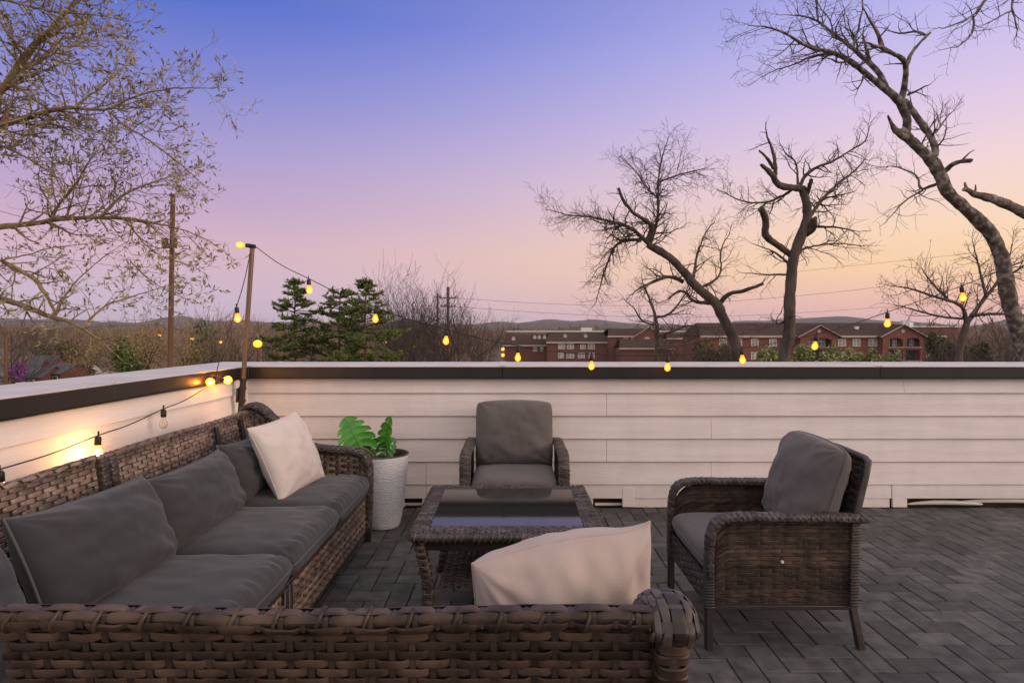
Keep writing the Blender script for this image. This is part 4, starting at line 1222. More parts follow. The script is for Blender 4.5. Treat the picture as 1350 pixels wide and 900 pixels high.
D = 30.0
kwF = dict(wig=.40, up=.05, kid=.65, seg=.25, rmin=.009)
spF = (.20, 1.7, 2, .05, kwF)
traced_tree('bare_tree', 'low spreading reddish bare tree in front of the right end of the brick apartments', (px(1264, 470, D).x, D, GZ),
  [([(1258, 770, 14), (1262, 470, 10), (1270, 440, 9), (1276, 421, 8)], D, D, None),
   ([(1274, 426, 6), (1270, 401, 5), (1234, 392, 3.6), (1202, 380, 2.4), (1175, 377, 1)], D, D - 1.4, spF),
   ([(1276, 424, 7), (1294, 398, 5.5), (1314, 374, 3.6), (1330, 345, 2), (1334, 322, 1)], D, D + 1.2, spF),
   ([(1280, 416, 5), (1310, 413, 3.5), (1350, 416, 2), (1380, 410, 1)], D, D - 1.5, spF),
   ([(1252, 397, 3.5), (1226, 371, 2.4), (1214, 352, 1)], D - .5, D + .8, spF),
   ([(1300, 392, 4), (1290, 350, 2.6), (1282, 318, 1)], D + .3, D + 1.5, spF),
   ([(1270, 420, 4), (1240, 418, 3), (1205, 408, 2), (1180, 402, 1)], D, D + 1.2, spF),
   ([(1320, 370, 3), (1350, 350, 2), (1385, 330, 1)], D + .8, D + .2, spF)],
  M['barkA'], M['twig'], 31, None, 'bare trees beyond the parapet')

# budding tree at the left
D = 10.0
kwL = dict(wig=.44, up=.04, kid=.72, seg=.10, rmin=.0030)
spL = (.11, 1.0, 2, .0, kwL)
spLs = (.09, .9, 2, .0, kwL)
traced_tree('budding_tree', 'budding olive brown tree reaching in from the left with fine leafy branches', (px(-150, 470, D).x, D, GZ),
  [([(-160, 1200, 44), (-150, 700, 40), (-140, 470, 36), (-135, 330, 32), (-120, 180, 24), (-130, 0, 14), (-120, -120, 8)], D, D, None),
   ([(-128, 260, 16), (-60, 190, 14), (0, 123, 12), (23, 90, 11.5), (43, 60, 9.5), (67, 40, 8), (83, 20, 5.5), (100, 0, 3.5), (115, -25, 2)], D, D - .8, (.10, 1.0, 2, .35, kwL)),
   ([(20, 93, 6.5), (40, 87, 6.2), (57, 78, 6), (80, 50, 4.2), (95, 48, 3), (118, 52, 1.6)], D - .5, D + .3, spL),
   ([(-125, 60, 8), (-60, 10, 6), (0, -3, 4.6), (33, 7, 4), (63, 15, 3.4), (93, 17, 2.6), (133, 20, 2), (178, 30, 1)], D, D - 1.2, (.08, .9, 2, .25, kwL)),
   ([(-132, 250, 14), (-60, 190, 11), (0, 166, 9.5), (27, 157, 8.5), (60, 147, 7.5), (93, 141, 5.5), (143, 147, 4.2), (173, 127, 3), (227, 115, 2), (280, 117, 1)], D, D - 1.0, (.10, .95, 2, .3, kwL)),
   ([(98, 142, 4.5), (117, 127, 3.5), (140, 110, 2.6), (162, 92, 1.4)], D - .7, D + .1, spLs),
   ([(143, 147, 4), (167, 167, 3.2), (200, 187, 2.5), (233, 213, 1.8), (262, 238, 1)], D - .8, D - .2, spLs),
   ([(-136, 330, 14), (-60, 300, 11), (0, 299, 9.5), (33, 297, 8.5), (67, 290, 7.5), (100, 287, 6.5), (133, 287, 6.2), (167, 288, 5), (220, 296, 3.2), (262, 310, 1.8), (285, 324, 1)], D, D + .7, (.11, .85, 2, .35, kwL)),
   ([(68, 289, 5.5), (74, 277, 5), (80, 267, 4.4), (103, 237, 3.2), (113, 220, 2.4), (130, 195, 1)], D + .3, D - .3, spL),
   ([(133, 287, 4.6), (150, 267, 4.2), (173, 250, 3.2), (213, 237, 2.2), (245, 225, 1)], D + .5, D + 1.1, spLs),
   ([(-125, 215, 8), (-50, 185, 5.5), (0, 190, 4.4), (33, 207, 3.4), (67, 227, 2.6), (97, 250, 1.4)], D, D - .8, (.11, .8, 2, .3, kwL)),
   ([(-135, 345, 9), (-50, 335, 6.5), (0, 341, 5.6), (20, 352, 6.2), (40, 364, 6.2), (53, 375, 6), (67, 400, 5), (73, 414, 4)], D, D - .6, (.15, .8, 2, .4, kwL)),
   ([(-140, 400, 12), (-60, 382, 10), (0, 392, 9.5), (33, 403, 8.5), (67, 418, 7.5), (93, 424, 5.5), (115, 436, 4), (133, 450, 3), (153, 467, 2)], D, D - .9, (.17, .8, 1, .4, kwL)),
   ([(70, 417, 3.6), (80, 398, 3), (93, 380, 2.6), (117, 353, 2), (150, 330, 1)], D - .5, D + .2, (.16, .7, 2, .1, kwL)),
   ([(115, 424, 3.4), (127, 412, 3), (143, 400, 2.6), (177, 390, 2), (217, 377, 1)], D - .6, D - .2, (.15, .8, 2, .05, kwL)),
   ([(2, 342, 3), (30, 338, 2.4), (70, 325, 1.8), (110, 322, 1)], D - .3, D + .3, (.18, .7, 2, .05, kwL)),
   ([(170, 288, 3.4), (178, 310, 2.4), (205, 335, 1.8), (235, 345, 1.3), (255, 352, .9)], D + .5, D - .1, (.15, .7, 2, .0, dict(kwL, up=-.01))),
   ([(172, 345, 2.4), (200, 372, 1.8), (230, 388, 1.2), (255, 398, .8)], D + .2, D - .3, (.15, .6, 2, .0, dict(kwL, up=-.02)))],
  M['barkL'], M['twigL'], 41, None, None, M['bud'], (.088, .60), sides=10, kw_=.40)

# ------------------------------------------------------------------ conifers
def conifer(x, top, d, half, label, seed, shape=1.0):
    rs = random.Random(seed)
    tp = px(x, top, d); Ht = tp.z - GZ; base = Vector((tp.x, d, GZ)); root = empty('pine_tree', base)
    tag(root, label, 'tree', 'evergreen pines beyond the corner')
    hw = half * d / F
    t = MB(); t.tube([(0.05 * math.sin(z), 0.05 * math.cos(z * 1.3), z) for z in np.linspace(0, Ht, 12)], list(np.linspace(.2, .03, 12)), 8); t.build('trunk', M['barkA'], root)
    br = []; V = []; Q = []
    z = Ht - .15
    while z > Ht - 9.0:
        f = (Ht - z) / 5.0
        reach = hw * min(1.3, .16 + 1.05 * f ** .75 * shape) * rs.uniform(.6, 1.3)
        a0 = rs.uniform(0, 6)
        nb = rs.randint(6, 8)
        for k in range(nb):
            a = a0 + 2 * PI * k / nb + rs.uniform(-.4, .4); Lb = reach * rs.uniform(.55, 1.12)
            d_ = Vector((math.cos(a), math.sin(a), rs.uniform(.10, .45) - .16 * f)).normalized()
            n_ = max(3, int(Lb / .15)); p = Vector((0, 0, z + rs.uniform(-.12, .12))); pts = [(p.copy(), .035)]
            for i in range(n_):
                d_ = (d_ + rdir(rs) * .12 + Vector((0, 0, -.05 if i < n_ * .6 else .10))).normalized()
                p = p + d_ * (Lb / n_); pts.append((p.copy(), .03 * (1 - i / n_) + .006))
                fr = i / n_
                if fr > .30 or Lb < .7:
                    for _ in range(rs.randint(2, 3)):     # side sprays of needles
                        sd = (d_ * .7 + Vector((rs.uniform(-1, 1), rs.uniform(-1, 1), rs.uniform(-.25, .45)))).normalized(); sl = rs.uniform(.16, .40) * (1.15 - fr * .5)
                        for q in range(9):
                            o = p + sd * sl * rs.random(); dd = (sd + rdir(rs) * .8 + Vector((0, 0, .25))).normalized(); s_ = rs.uniform(.12, .24)
                            xx = dd.cross(rdir(rs)).normalized() * s_ * .17; b0 = len(V)
                            V += [o - xx, o + xx, o + dd * s_ + xx * .5, o + dd * s_ - xx * .5]; Q.append((b0, b0 + 1, b0 + 2, b0 + 3))
            br.append(pts)
        z -= rs.uniform(.30, .48) * (1 + .15 * f)
    b_ = MB(); twig_tubes(b_, br, 4); b_.build('branches', M['barkA'], root)
    l_ = MB(); l_.add(np.array([tuple(v) for v in V]), Q); l_.build('crown', M['pineleaf'], root, smooth=False)
conifer(389, 371, 40, 44, 'dark pine with a single open spire, first to the right of the corner pole', 1, .85)
conifer(448, 384, 42, 44, 'dark pine filling the gap between the spire-topped pine and the rightmost pine', 2, 1.1)
conifer(482, 371, 39, 40, 'rightmost pine of the dark evergreen group, with an uneven flat top', 3, 1.25)

# ------------------------------------------------------------------ bushes and smaller trees
def bush(name, x, top, d, halfw, hgt, m, label, group, seed, n=900, leafs=.16, cat='tree', asp=.5, trunk=True, lobes=6):
    rs = random.Random(seed); tp = px(x, top, d); hw = halfw * d / F; hh = hgt * d / F
    base = Vector((tp.x, d, GZ)); root = empty(name, base); tag(root, label, cat, group)
    zc = tp.z - GZ - hh / 2
    if trunk:
        t = MB(); t.tube([(0, 0, 0), (.1, 0, zc * .6), (0, .05, zc)], [.16, .12, .06], 7)
        for k in range(6):
            a = rs.uniform(0, 2 * PI); t.tube([(0, 0, zc * rs.uniform(.7, .95)), (math.cos(a) * hw * .4, math.sin(a) * hw * .4, zc + hh * .1), (math.cos(a) * hw * .7, math.sin(a) * hw * .7, zc + hh * .3)], [.05, .03, .01], 5)
        t.build('trunk', M['barkA'], root)
    cs = [(Vector((rs.uniform(-.6, .6) * hw, rs.uniform(-.6, .6) * hw, zc + rs.uniform(-.35, .35) * hh)), rs.uniform(.35, .6)) for _ in range(lobes)]
    V = []; Q = []
    for i in range(n):
        c, s_ = rs.choice(cs); q = rdir(rs) * (rs.random() ** .4)
        p = c + Vector((q.x * hw * s_, q.y * hw * s_, q.z * hh * s_ * .9))
        dd = (rdir(rs) + q * .5).normalized(); l_ = leafs * rs.uniform(.6, 1.4); xx = dd.cross(rdir(rs)).normalized() * l_ * asp * .5; b0 = len(V)
        V += [p - dd * l_ * .5, p + xx, p + dd * l_ * .5, p - xx]; Q.append((b0, b0 + 1, b0 + 2, b0 + 3))
    l_ = MB(); l_.add(np.array([tuple(v) for v in V]), Q); l_.build('crown', m, root, smooth=False)
    return root

hg = 'yellow green treetops below the brick apartments'
for i, (x, tpy, hw, dd, lb) in enumerate(((1012, 461, 17, 58, 'yellow green treetop just left of the stub limbed bare tree trunk'), (1062, 463, 19, 60, 'yellow green treetop just right of the stub limbed bare tree trunk'),
        (1093, 461, 18, 57, 'yellow green treetop below the left gable bay of the apartments'), (1124, 464, 17, 61, 'yellow green treetop below the middle windows of the apartments'),
        (1150, 464, 16, 58, 'yellow green treetop below the gap between the two gable bays'), (1174, 466, 14, 60, 'rightmost yellow green treetop, below the right gable bay'))):
    bush('young_tree', x, tpy, dd, hw, 34, M['hedge'], lb, hg, 50 + i, 2600, .30, lobes=8)
bush('evergreen_tree', 1246, 444, 52, 22, 46, M['evergreen'], 'dark green bushy tree just left of the low spreading bare tree trunk', 'green trees at the right end', 60, 3000, .28)
bush('evergreen_tree', 1290, 452, 50, 22, 46, M['evergreen'], 'dark green bushy tree just right of the low spreading bare tree trunk', 'green trees at the right end', 61, 2600, .28)
bush('evergreen_tree', 940, 444, 70, 28, 44, M['shrub'], 'olive green tree behind the leaning bare trunk', None, 62, 2600, .34)
bush('bright_shrub', 164, 458, 46, 26, 46, M['brightshrub'], 'bright green shrub tree by the left parapet below the wooden utility pole', None, 63, 3400, .24)
bush('olive_tree', 92, 450, 172, 34, 40, M['shrub'], 'olive tinted tree behind the dark roofed house at the left', None, 64, 3000, .8)
bush('redbud_tree', 22, 481, 130, 13, 22, M['redbud'], 'purple flowering tree near the left edge beside the houses', None, 65, 2600, .55)
bush('evergreen_tree', 268, 440, 70, 24, 60, M['evergreen'], 'dark green tree between the utility pole and the corner light pole', None, 66, 2600, .34)

gs = 'golden budding shrubs below the left parapet'
for i, (x, tpy, hw, dd, lb) in enumerate(((118, 446, 26, 62, 'golden brown budding shrub left of the bright green shrub'), (196, 440, 24, 50, 'golden brown budding shrub at the foot of the tall wooden utility pole'), (246, 446, 26, 58, 'golden brown budding shrub midway between the wooden utility pole and the corner pole'), (300, 450, 22, 66, 'golden brown budding shrub just left of the corner light pole'))):
    bush('budding_shrub', x, tpy, dd, hw, 46, M['golden'], lb, gs, 160 + i, 1500, .17, lobes=9)

def procedural_bare(name, x, top, d, label, group, seed, spread=1.0, m='barkA', tw='twig', rmin=.012, lev=3):
    rs = random.Random(seed); tp = px(x, top, d); Ht = tp.z - GZ; base = Vector((tp.x, d, GZ)); root = empty(name, base); tag(root, label, 'tree', group)
    t = MB(); t.tube([(0, 0, 0), (.1, .05, Ht * .25), (0, .1, Ht * .5), (.08, 0, Ht * .8)], [.17, .14, .09, .03], 7)
    paths = []
    for k in range(22):
        z = Ht * rs.uniform(.22, .8); a = rs.uniform(0, 2 * PI)
        d_ = Vector((math.cos(a) * spread, math.sin(a) * spread, rs.uniform(.5, 1.2))).normalized()
        grow(paths, None, Vector((.05, .05, z)), d_, (Ht - z) * rs.uniform(.6, 1.0), .05, 2 if lev < 3 else 2, rs, wig=.25, up=.08, kid=.6, seg=.45, rmin=rmin, spread=(25, 55))
    t.build('trunk', M[m], root); c = MB(); twig_tubes(c, paths); c.build('crown', M[tw], root, angle=180)
bg_ = 'bare trees beside the pines'
for i, (x, tp_, d, lb) in enumerate(((527, 392, 62, 'bare tree right beside the rightmost pine'), (548, 374, 58, 'tallest bare tree between the pines and the power poles'), (572, 388, 64, 'bare tree just left of the power pole with crossarms'), (604, 392, 60, 'bare tree just right of the power pole with crossarms'),
        (630, 418, 75, 'low bare tree between the power poles and the left brick building'))):
    procedural_bare('bare_tree', x, tp_, d, lb, bg_, 70 + i, .8)
bl = 'bare trees below the left parapet'
for i, (x, tp_, d, lb) in enumerate(((14, 420, 70, 'bare brown tree at the far left edge beside the slim orange pole'), (48, 427, 185, 'bare brown tree behind the purple flowering tree'), (128, 428, 180, 'bare brown tree behind the bright green shrub'), (196, 425, 55, 'bare brown tree just left of the tall wooden utility pole'),
        (240, 428, 60, 'bare brown tree just right of the tall wooden utility pole'), (326, 432, 60, 'bare brown tree directly behind the corner light pole'))):
    procedural_bare('bare_tree', x, tp_, d, lb, bl, 80 + i, 1.0, 'barkL' if i in (3, 4) else 'barkA', 'twigL' if i in (2, 3, 4) else 'twig')
for i, (x, tp_, d, lb) in enumerate(((908, 428, 40, 'bare tree behind the leaning trunk, against the brick roofs'), (1312, 425, 42, 'bare tree behind the mottled trunk at the right edge'), (1345, 430, 46, 'bare tree at the far right edge under the stub limb'), (1235, 440, 44, 'bare sapling left of the green bush at the right end'))):
    procedural_bare('bare_tree', x, tp_, d, lb, 'bare trees in front of the brick buildings', 90 + i, 1.0)

# ------------------------------------------------------------------ the woods that read as one mass
wrs = np.random.RandomState(8)
def wood_variant(seed, nb, ln, wd, Ht):
    rs = np.random.RandomState(seed); V = []; Q = []
    for i in range(nb):
        z = Ht * (rs.beta(2.0, 1.5) * .85 + .12); rad = Ht * .30 * math.sin(min(1, z / Ht) * PI * .92) ** .7 * rs.random() ** .6
        a = rs.uniform(0, 2 * PI); p = np.array((rad * math.cos(a), rad * math.sin(a), z))
        d = np.array((math.cos(a) * .5, math.sin(a) * .5, 1.0)) + rs.normal(0, .45, 3); d /= np.linalg.norm(d)
        l_ = ln * rs.uniform(.5, 1.4); x = np.cross(d, rs.normal(0, 1, 3)); x *= wd / 2 / np.linalg.norm(x)
        b0 = len(V); V += [p - x, p + x, p + d * l_ + x * .4, p + d * l_ - x * .4]; Q.append((b0, b0 + 1, b0 + 2, b0 + 3))
    for a in (0, 1.57):     # trunk
        x = np.array((math.cos(a), math.sin(a), 0)) * .14; b0 = len(V)
        V += [-x, x, x * .3 + (0, 0, Ht * .8), -x * .3 + (0, 0, Ht * .8)]; Q.append((b0, b0 + 1, b0 + 2, b0 + 3))
    return np.array(V), np.array(Q)
def clear(x, y):     # keep the woods off the buildings and the near lots
    p = 675 + F * x / max(y, 1)
    if 645 < p < 1250 and y < 262: return False
    if -60 < p < 155 and y < 176: return False
    if 20 < x < 130 and 120 < y < 190: return False
    if -12 < x < 80 and 150 < y < 215: return False
    if -160 < x < -85 and 128 < y < 165: return False
    return True
def scatter(name, label, m, rmin, rmax, n, nb, ln, wd, Ht, seed, power=1.0, azr=50):
    rs = np.random.RandomState(seed); vs = [wood_variant(seed + k, nb, ln, wd, Ht) for k in range(6)]
    mb = MB(); c = 0
    while c < n:
        r_ = rmin + (rmax - rmin) * rs.random() ** power; a = R(rs.uniform(-azr, azr)); x, y = r_ * math.sin(a), r_ * math.cos(a)
        if not clear(x, y): continue
        V, Q = vs[rs.randint(6)]; th = rs.uniform(0, 2 * PI); s_ = rs.uniform(.7, 1.25)
        cs, sn = math.cos(th), math.sin(th)
        W = np.stack([(V[:, 0] * cs - V[:, 1] * sn) * s_ + x, (V[:, 0] * sn + V[:, 1] * cs) * s_ + y, V[:, 2] * s_ * rs.uniform(.85, 1.1) + GZ], 1)
        mb.add(W, Q); c += 1
    o = mb.build(name, m, smooth=False); tag(o, label, 'woods', kind='stuff'); return o
scatter('bare_woods', 'brown leafless woods spreading below the hills', M['woods'], 95, 420, 1000, 230, 1.7, .10, 11.0, 1, .8)
scatter('distant_woods', 'far woods fading towards the hills', M['woods'], 400, 1900, 3600, 46, 3.6, .8, 12.0, 2, .8)
def thicket(name, label, m, rmin, rmax, n, seed, hz, sz, az0=-50, az1=50):
    rs = np.random.RandomState(seed); V = np.zeros((n * 4, 3)); 
    r_ = rmin + (rmax - rmin) * rs.random(n); a = np.radians(rs.uniform(az0, az1, n))
    nz = np.array([.55 + .6 * mnoise.noise(Vector((r_[i] * math.sin(a[i]) * .05, r_[i] * math.cos(a[i]) * .05, seed))) for i in range(n)])
    P = np.stack([r_ * np.sin(a), r_ * np.cos(a), GZ + hz * nz.clip(.1, 1.3) * rs.random(n) ** .7], 1)
    keep = np.array([clear(p[0], p[1]) or (675 + F * p[0] / max(p[1], 1) > 640 and p[1] < 118 and p[2] < -6.0) for p in P])
    d = rs.normal(0, 1, (n, 3)); d /= np.linalg.norm(d, axis=1)[:, None]; x = np.cross(d, rs.normal(0, 1, (n, 3))); x /= np.linalg.norm(x, axis=1)[:, None]
    s_ = sz * rs.uniform(.5, 1.4, n)[:, None]
    V = np.stack([P - d * s_, P + x * s_ * .35, P + d * s_, P - x * s_ * .35], 1)[keep]
    mb = MB(); k = len(V); mb.add(V.reshape(-1, 3), np.arange(k * 4).reshape(-1, 4)); tag(mb.build(name, m, smooth=False), label, 'undergrowth', kind='stuff')
thicket('undergrowth', 'tangled brown and olive undergrowth between the trees', M['undergrowth'], 60, 260, 60000, 5, 6.5, .55)

# ------------------------------------------------------------------ buildings
def wb(mb, name, m, root, **kw): return mb.build(name, m, root, T=Matrix.Translation(-root.location), smooth=False, **kw)
def XP(x, d): return (x - 675) * d / F
def ZP(y, d): return EYE - (y - 437) * d / F
def window(root, xc, zc, w_, h_, yf, panes=2, pm='pane', trimm='whitetrim'):
    f = MB(); t = .14
    f.box((xc, yf - .03, zc + h_ / 2 - t / 2), (w_, .12, t)); f.box((xc, yf - .03, zc - h_ / 2 + t / 2), (w_, .14, t))
    for k in range(panes + 1):
        f.box((xc - w_ / 2 + t / 2 + (w_ - t) * k / panes, yf - .025, zc), (t, .11, h_ - 2 * t))
    f.box((xc, yf - .02, zc), (w_ - t, .08, .08))
    fo = wb(f, 'window', M[trimm], root)
    g_ = MB(); g_.box((xc, yf + .0, zc), (w_ - .1, .05, h_ - .1))
    g_.build('pane', M[pm], fo, T=Matrix.Translation(-root.location), smooth=False)
def slab(mb, quad, t=.18):
    q = [Vector(p) for p in quad]; n = (q[1] - q[0]).cross(q[2] - q[0]).normalized()
    if n.z < 0: q.reverse(); n = -n
    v = [tuple(p) for p in q] + [tuple(p - n * t) for p in q]; k = len(q)
    f4 = [[i, k + i, k + (i + 1) % k, (i + 1) % k] for i in range(k)]
    if k == 4: mb.add(v, f4 + [[0, 1, 2, 3], [7, 6, 5, 4]])
    else: mb.add(v, f4, [[0, 1, 2], [5, 4, 3]])

d = 147.0
root = empty('apartment_building', (76, d, GZ))
tag(root, 'long red brick apartment building with two gabled balcony bays and a brown roof', 'building')
x0, x1 = XP(925, d), XP(1243, d)
w_ = MB(); w_.box(((x0 + x1) / 2, d + 8, (GZ + .3) / 2), (x1 - x0, 16, .3 - GZ)); wb(w_, 'wall', M['brick'], root)
rf = MB(); e = .32; rz = 3.5
A = Vector((x0 - .5, d - .6, e)); B = Vector((x1 + .5, d - .6, e)); Cc = Vector((x1 + .5, d + 16.6, e)); Dd = Vector((x0 - .5, d + 16.6, e)); R1 = Vector((x0 + 1, d + 8, rz)); R2 = Vector((x1 - 8, d + 8, rz))
slab(rf, [A, B, R2, R1]); slab(rf, [Cc, Dd, R1, R2]); slab(rf, [B, Cc, R2]); slab(rf, [Dd, A, R1]); wb(rf, 'roof', M['shingle'], root)
tr = MB(); tr.box(((x0 + x1) / 2, d - .62, .12), (x1 - x0 + 1, .14, .5)); wb(tr, 'eaves_trim', M['trim'], root)
for (bx0, bx1, ops, apx) in ((XP(1050, d), XP(1099, d), ((XP(1058.5, d), XP(1090.5, d)),), 429), (XP(1157, d), XP(1210, d), ((XP(1164.5, d), XP(1183.5, d)), (XP(1187, d), XP(1206, d))), 428)):
    f = d - 2.0; az_ = ZP(apx, f); xm = (bx0 + bx1) / 2
    b_ = MB()
    edges = [bx0] + [v for o in ops for v in o] + [bx1]
    for a, c in zip(edges[0::2], edges[1::2]): b_.box(((a + c) / 2, f + .25, (GZ + .0) / 2), (c - a, .5, -GZ))
    b_.box((bx0 + .15, f + 1.2, GZ / 2), (.3, 1.6, -GZ)); b_.box((bx1 - .15, f + 1.2, GZ / 2), (.3, 1.6, -GZ))
    # gable front and the arched heads of the openings
    b_.prism([(bx0 - xm, -.02), (bx1 - xm, -.02), (bx1 - xm, .4), (0, az_ - .1), (bx0 - xm, .4)], .5, Matrix.Translation((xm, f + .25, 0)))
    for o in ops:
        n_ = 10; cx = (o[0] + o[1]) / 2; hw_ = (o[1] - o[0]) / 2
        for k in range(n_):
            a0, a1 = -1 + 2 * k / n_, -1 + 2 * (k + 1) / n_; am = (a0 + a1) / 2; hz_ = .75 * (1 - math.sqrt(max(0, 1 - am * am))) + .15
            b_.box((cx + am * hw_, f + .25, -.02 - hz_ / 2), (hw_ * 2 / n_, .46, hz_))
        b_.box((cx, f + .25, -2.75), (o[1] - o[0], .44, .5)); b_.box((cx, f + .25, -5.9), (o[1] - o[0], .44, .5))
    wb(b_, 'gable_bay', M['brick'], root)
    for o in ops:
        cx = (o[0] + o[1]) / 2; wd = o[1] - o[0]
        k_ = MB(); k_.box((cx, f + 1.93, -3.2), (wd, .1, 6.2)); wb(k_, 'balcony_recess', M['darkpane'], root)  # dark back sheet; the shade of the recess is put into its colour
        s_ = MB(); s_.box((cx, f - .1, -2.42), (wd + .5, .5, .16)); s_.box((cx, f - .1, -5.6), (wd + .5, .5, .16)); wb(s_, 'balcony_slab', M['trim'], root)
        r_ = MB(); r_.box((cx, f + .05, -1.35), (wd, .06, .06))
        for k in range(int(wd / .35)): r_.box((o[0] + .17 + k * .35, f + .05, -1.85), (.05, .05, 1.0))
        wb(r_, 'railing', M['darkpane'], root)
        for sx in (-.25, .25):
            window(root, cx + sx * wd, -1.25, wd * .30, 1.9, f + 1.85, 2)
    g_ = MB(); slab(g_, [(bx0 - .7, f - .5, .05), (xm, f - .5, az_ + .1), (xm, d + 7.6, az_ + .1), (bx0 - .7, d + .5, .05)], .2); slab(g_, [(xm, f - .5, az_ + .1), (bx1 + .7, f - .5, .05), (bx1 + .7, d + .5, .05), (xm, d + 7.6, az_ + .1)], .2)
    wb(g_, 'gable_roof', M['shingle'], root)
    t_ = MB(); t_.bar((bx0 - .75, f - .58, -.02), (xm, f - .58, az_ + .03), .12, .34, 0, (0, 1, 0)); t_.bar((xm, f - .582, az_ + .03), (bx1 + .75, f - .582, -.02), .12, .34, 0, (0, 1, 0)); wb(t_, 'rake_trim', M['trim'], root)
    v_ = MB(); v_.tube([(xm, f - .06, 1.45), (xm, f + .02, 1.45)], .42, 16); wb(v_, 'gable_vent', M['trim'], root)
for xa, xb in ((1100, 1115), (1124, 1134), (1145, 1156), (1221, 1231), (948, 958), (968, 978), (990, 1000), (1014, 1024)):
    xc = XP((xa + xb) / 2, d)
    window(root, xc, -1.35, XP(xb, d) - XP(xa, d), 1.75, d - .02, 3 if xb - xa > 13 else 2)
    window(root, xc, -4.5, XP(xb, d) - XP(xa, d), 1.75, d - .02, 3 if xb - xa > 13 else 2)
v_ = MB(); v_.box((XP(1129, d + 4), d + 4, 2.0), (.8, .8, 1.2)); wb(v_, 'roof_vent', M['whitetrim'], root)
v_ = MB(); v_.box((XP(1212, d + 4), d + 10, 3.6), (1.0, 1.0, 1.0)); wb(v_, 'roof_vent', M['whitetrim'], root)

d = 180.0
root = empty('apartment_building', (20, d, GZ))
tag(root, 'red brick apartment building with white windows, left of the leaning bare tree', 'building')
def blk(xa, xb, f, dep, ye, yt, rise):
    w_ = MB(); rf = MB(); tr = MB()
    X0, X1 = XP(xa, f), XP(xb, f); ze = ZP(ye, f); zt = ZP(yt, f + rise)
    w_.box(((X0 + X1) / 2, f + dep / 2, (GZ + ze) / 2), (X1 - X0, dep, ze - GZ))
    slab(rf, [(X0 - .4, f - .5, ze + .02), (X1 + .4, f - .5, ze + .02), (X1 - .5, f + rise, zt), (X0 + .5, f + rise, zt)], .25)
    slab(rf, [(X0 - .4, f + dep + .5, ze + .02), (X1 + .4, f + dep + .5, ze + .02), (X1 - .5, f + rise + 3, zt), (X0 + .5, f + rise + 3, zt)], .25)
    rf.box(((X0 + X1) / 2, f + rise + 1.5, zt - .3), (X1 - X0 - .9, 3.0, .5))
    tr.box(((X0 + X1) / 2, f - .55, ze - .1), (X1 - X0 + .9, .12, .45))
    wb(w_, 'wall', M['brickdark'], root); wb(rf, 'roof', M['shingle'], root); wb(tr, 'eaves_trim', M['trim'], root)
blk(665, 722, 186, 14, 455, 440, 5)
blk(722, 801, 180, 16, 451, 437.6, 6)
blk(803, 868, 177, 15, 443, 433, 5)
blk(818, 886, 168, 8, 459, 447, 4)
blk(880, 1010, 190, 14, 446, 440, 5)
f = 176.5; X0, X1 = XP(838, f), XP(872, f); xm = (X0 + X1) / 2; za = ZP(431, f); zb = ZP(442, f)
g_ = MB(); g_.prism([(X0 - xm, GZ), (X1 - xm, GZ), (X1 - xm, zb), (0, za), (X0 - xm, zb)], 1.0, Matrix.Translation((xm, f, 0))); wb(g_, 'gable_bay', M['brickdark'], root)
t_ = MB(); t_.bar((X0 - .3, f - .6, zb - .2), (xm, f - .6, za), .12, .4, 0, (0, 1, 0)); t_.bar((xm, f - .602, za), (X1 + .3, f - .602, zb - .2), .12, .4, 0, (0, 1, 0)); wb(t_, 'rake_trim', M['trim'], root)
t_ = MB(); t_.box((XP(790, 192), 192, ZP(436.6, 192)), (XP(1010, 192) - XP(678, 192) - 20, .6, .35)); wb(t_, 'roof_parapet', M['whitetrim'], root)
for xa, xb, f, ya, yb in ((736, 745, 180, 453, 460), (747.5, 756.5, 180, 453, 460), (775, 784, 180, 453, 460), (765, 772, 180, 454, 460), (736, 743, 180, 465, 472), (747, 757, 180, 465, 472), (762, 771, 180, 465, 472), (776, 784, 180, 465, 472),
        (712, 716, 186, 457, 463), (703, 708, 186, 457, 463), (822, 828, 177, 444.5, 451), (832, 836, 177, 444.5, 451), (850, 856, 176, 444.5, 450)):
    window(root, XP((xa + xb) / 2, f), ZP((ya + yb) / 2, f), XP(xb, f) - XP(xa, f), ZP(ya, f) - ZP(yb, f), f - .02, 2)
for xa, ya, s_ in ((745, 443, 1.0), (772, 443, 1.0), (705, 444, .9), (711, 444, .9), (718, 444, .9), (828, 435, .9), (677, 446, 1.0)):
    v_ = MB(); v_.prism([(-.5 * s_, 0), (.5 * s_, 0), (.5 * s_, .8 * s_), (0, 1.3 * s_), (-.5 * s_, .8 * s_)], 1.2, Matrix.Translation((XP(xa, 183), 183, ZP(ya, 183) - .6))); wb(v_, 'dormer_vent', M['trim'], root)
v_ = MB(); v_.box((XP(773, 195), 195, ZP(434, 195)), (3.4, 2.4, 1.0)); wb(v_, 'rooftop_unit', M['whitetrim'], root)

d = 240.0
root = empty('flat_roof_building', (XP(1225, d), d, GZ)); tag(root, 'long flat roofed pale building glimpsed behind the right end of the brick apartments', 'building')
w_ = MB(); w_.box((XP(1215, d), d + 10, (GZ + 3.0) / 2), (XP(1265, d) - XP(1165, d), 20, 3.0 - GZ)); wb(w_, 'wall', M['brickdark'], root)
w_ = MB(); w_.box((XP(1215, d), d + 9.8, 3.2), (XP(1265, d) - XP(1165, d) + .8, 20.8, .4)); wb(w_, 'roof', M['whitetrim'], root)
w_ = MB(); w_.box((XP(1213, d), d + 6, 4.2), (1.6, 2, 1.6)); wb(w_, 'rooftop_unit', M['whitetrim'], root)

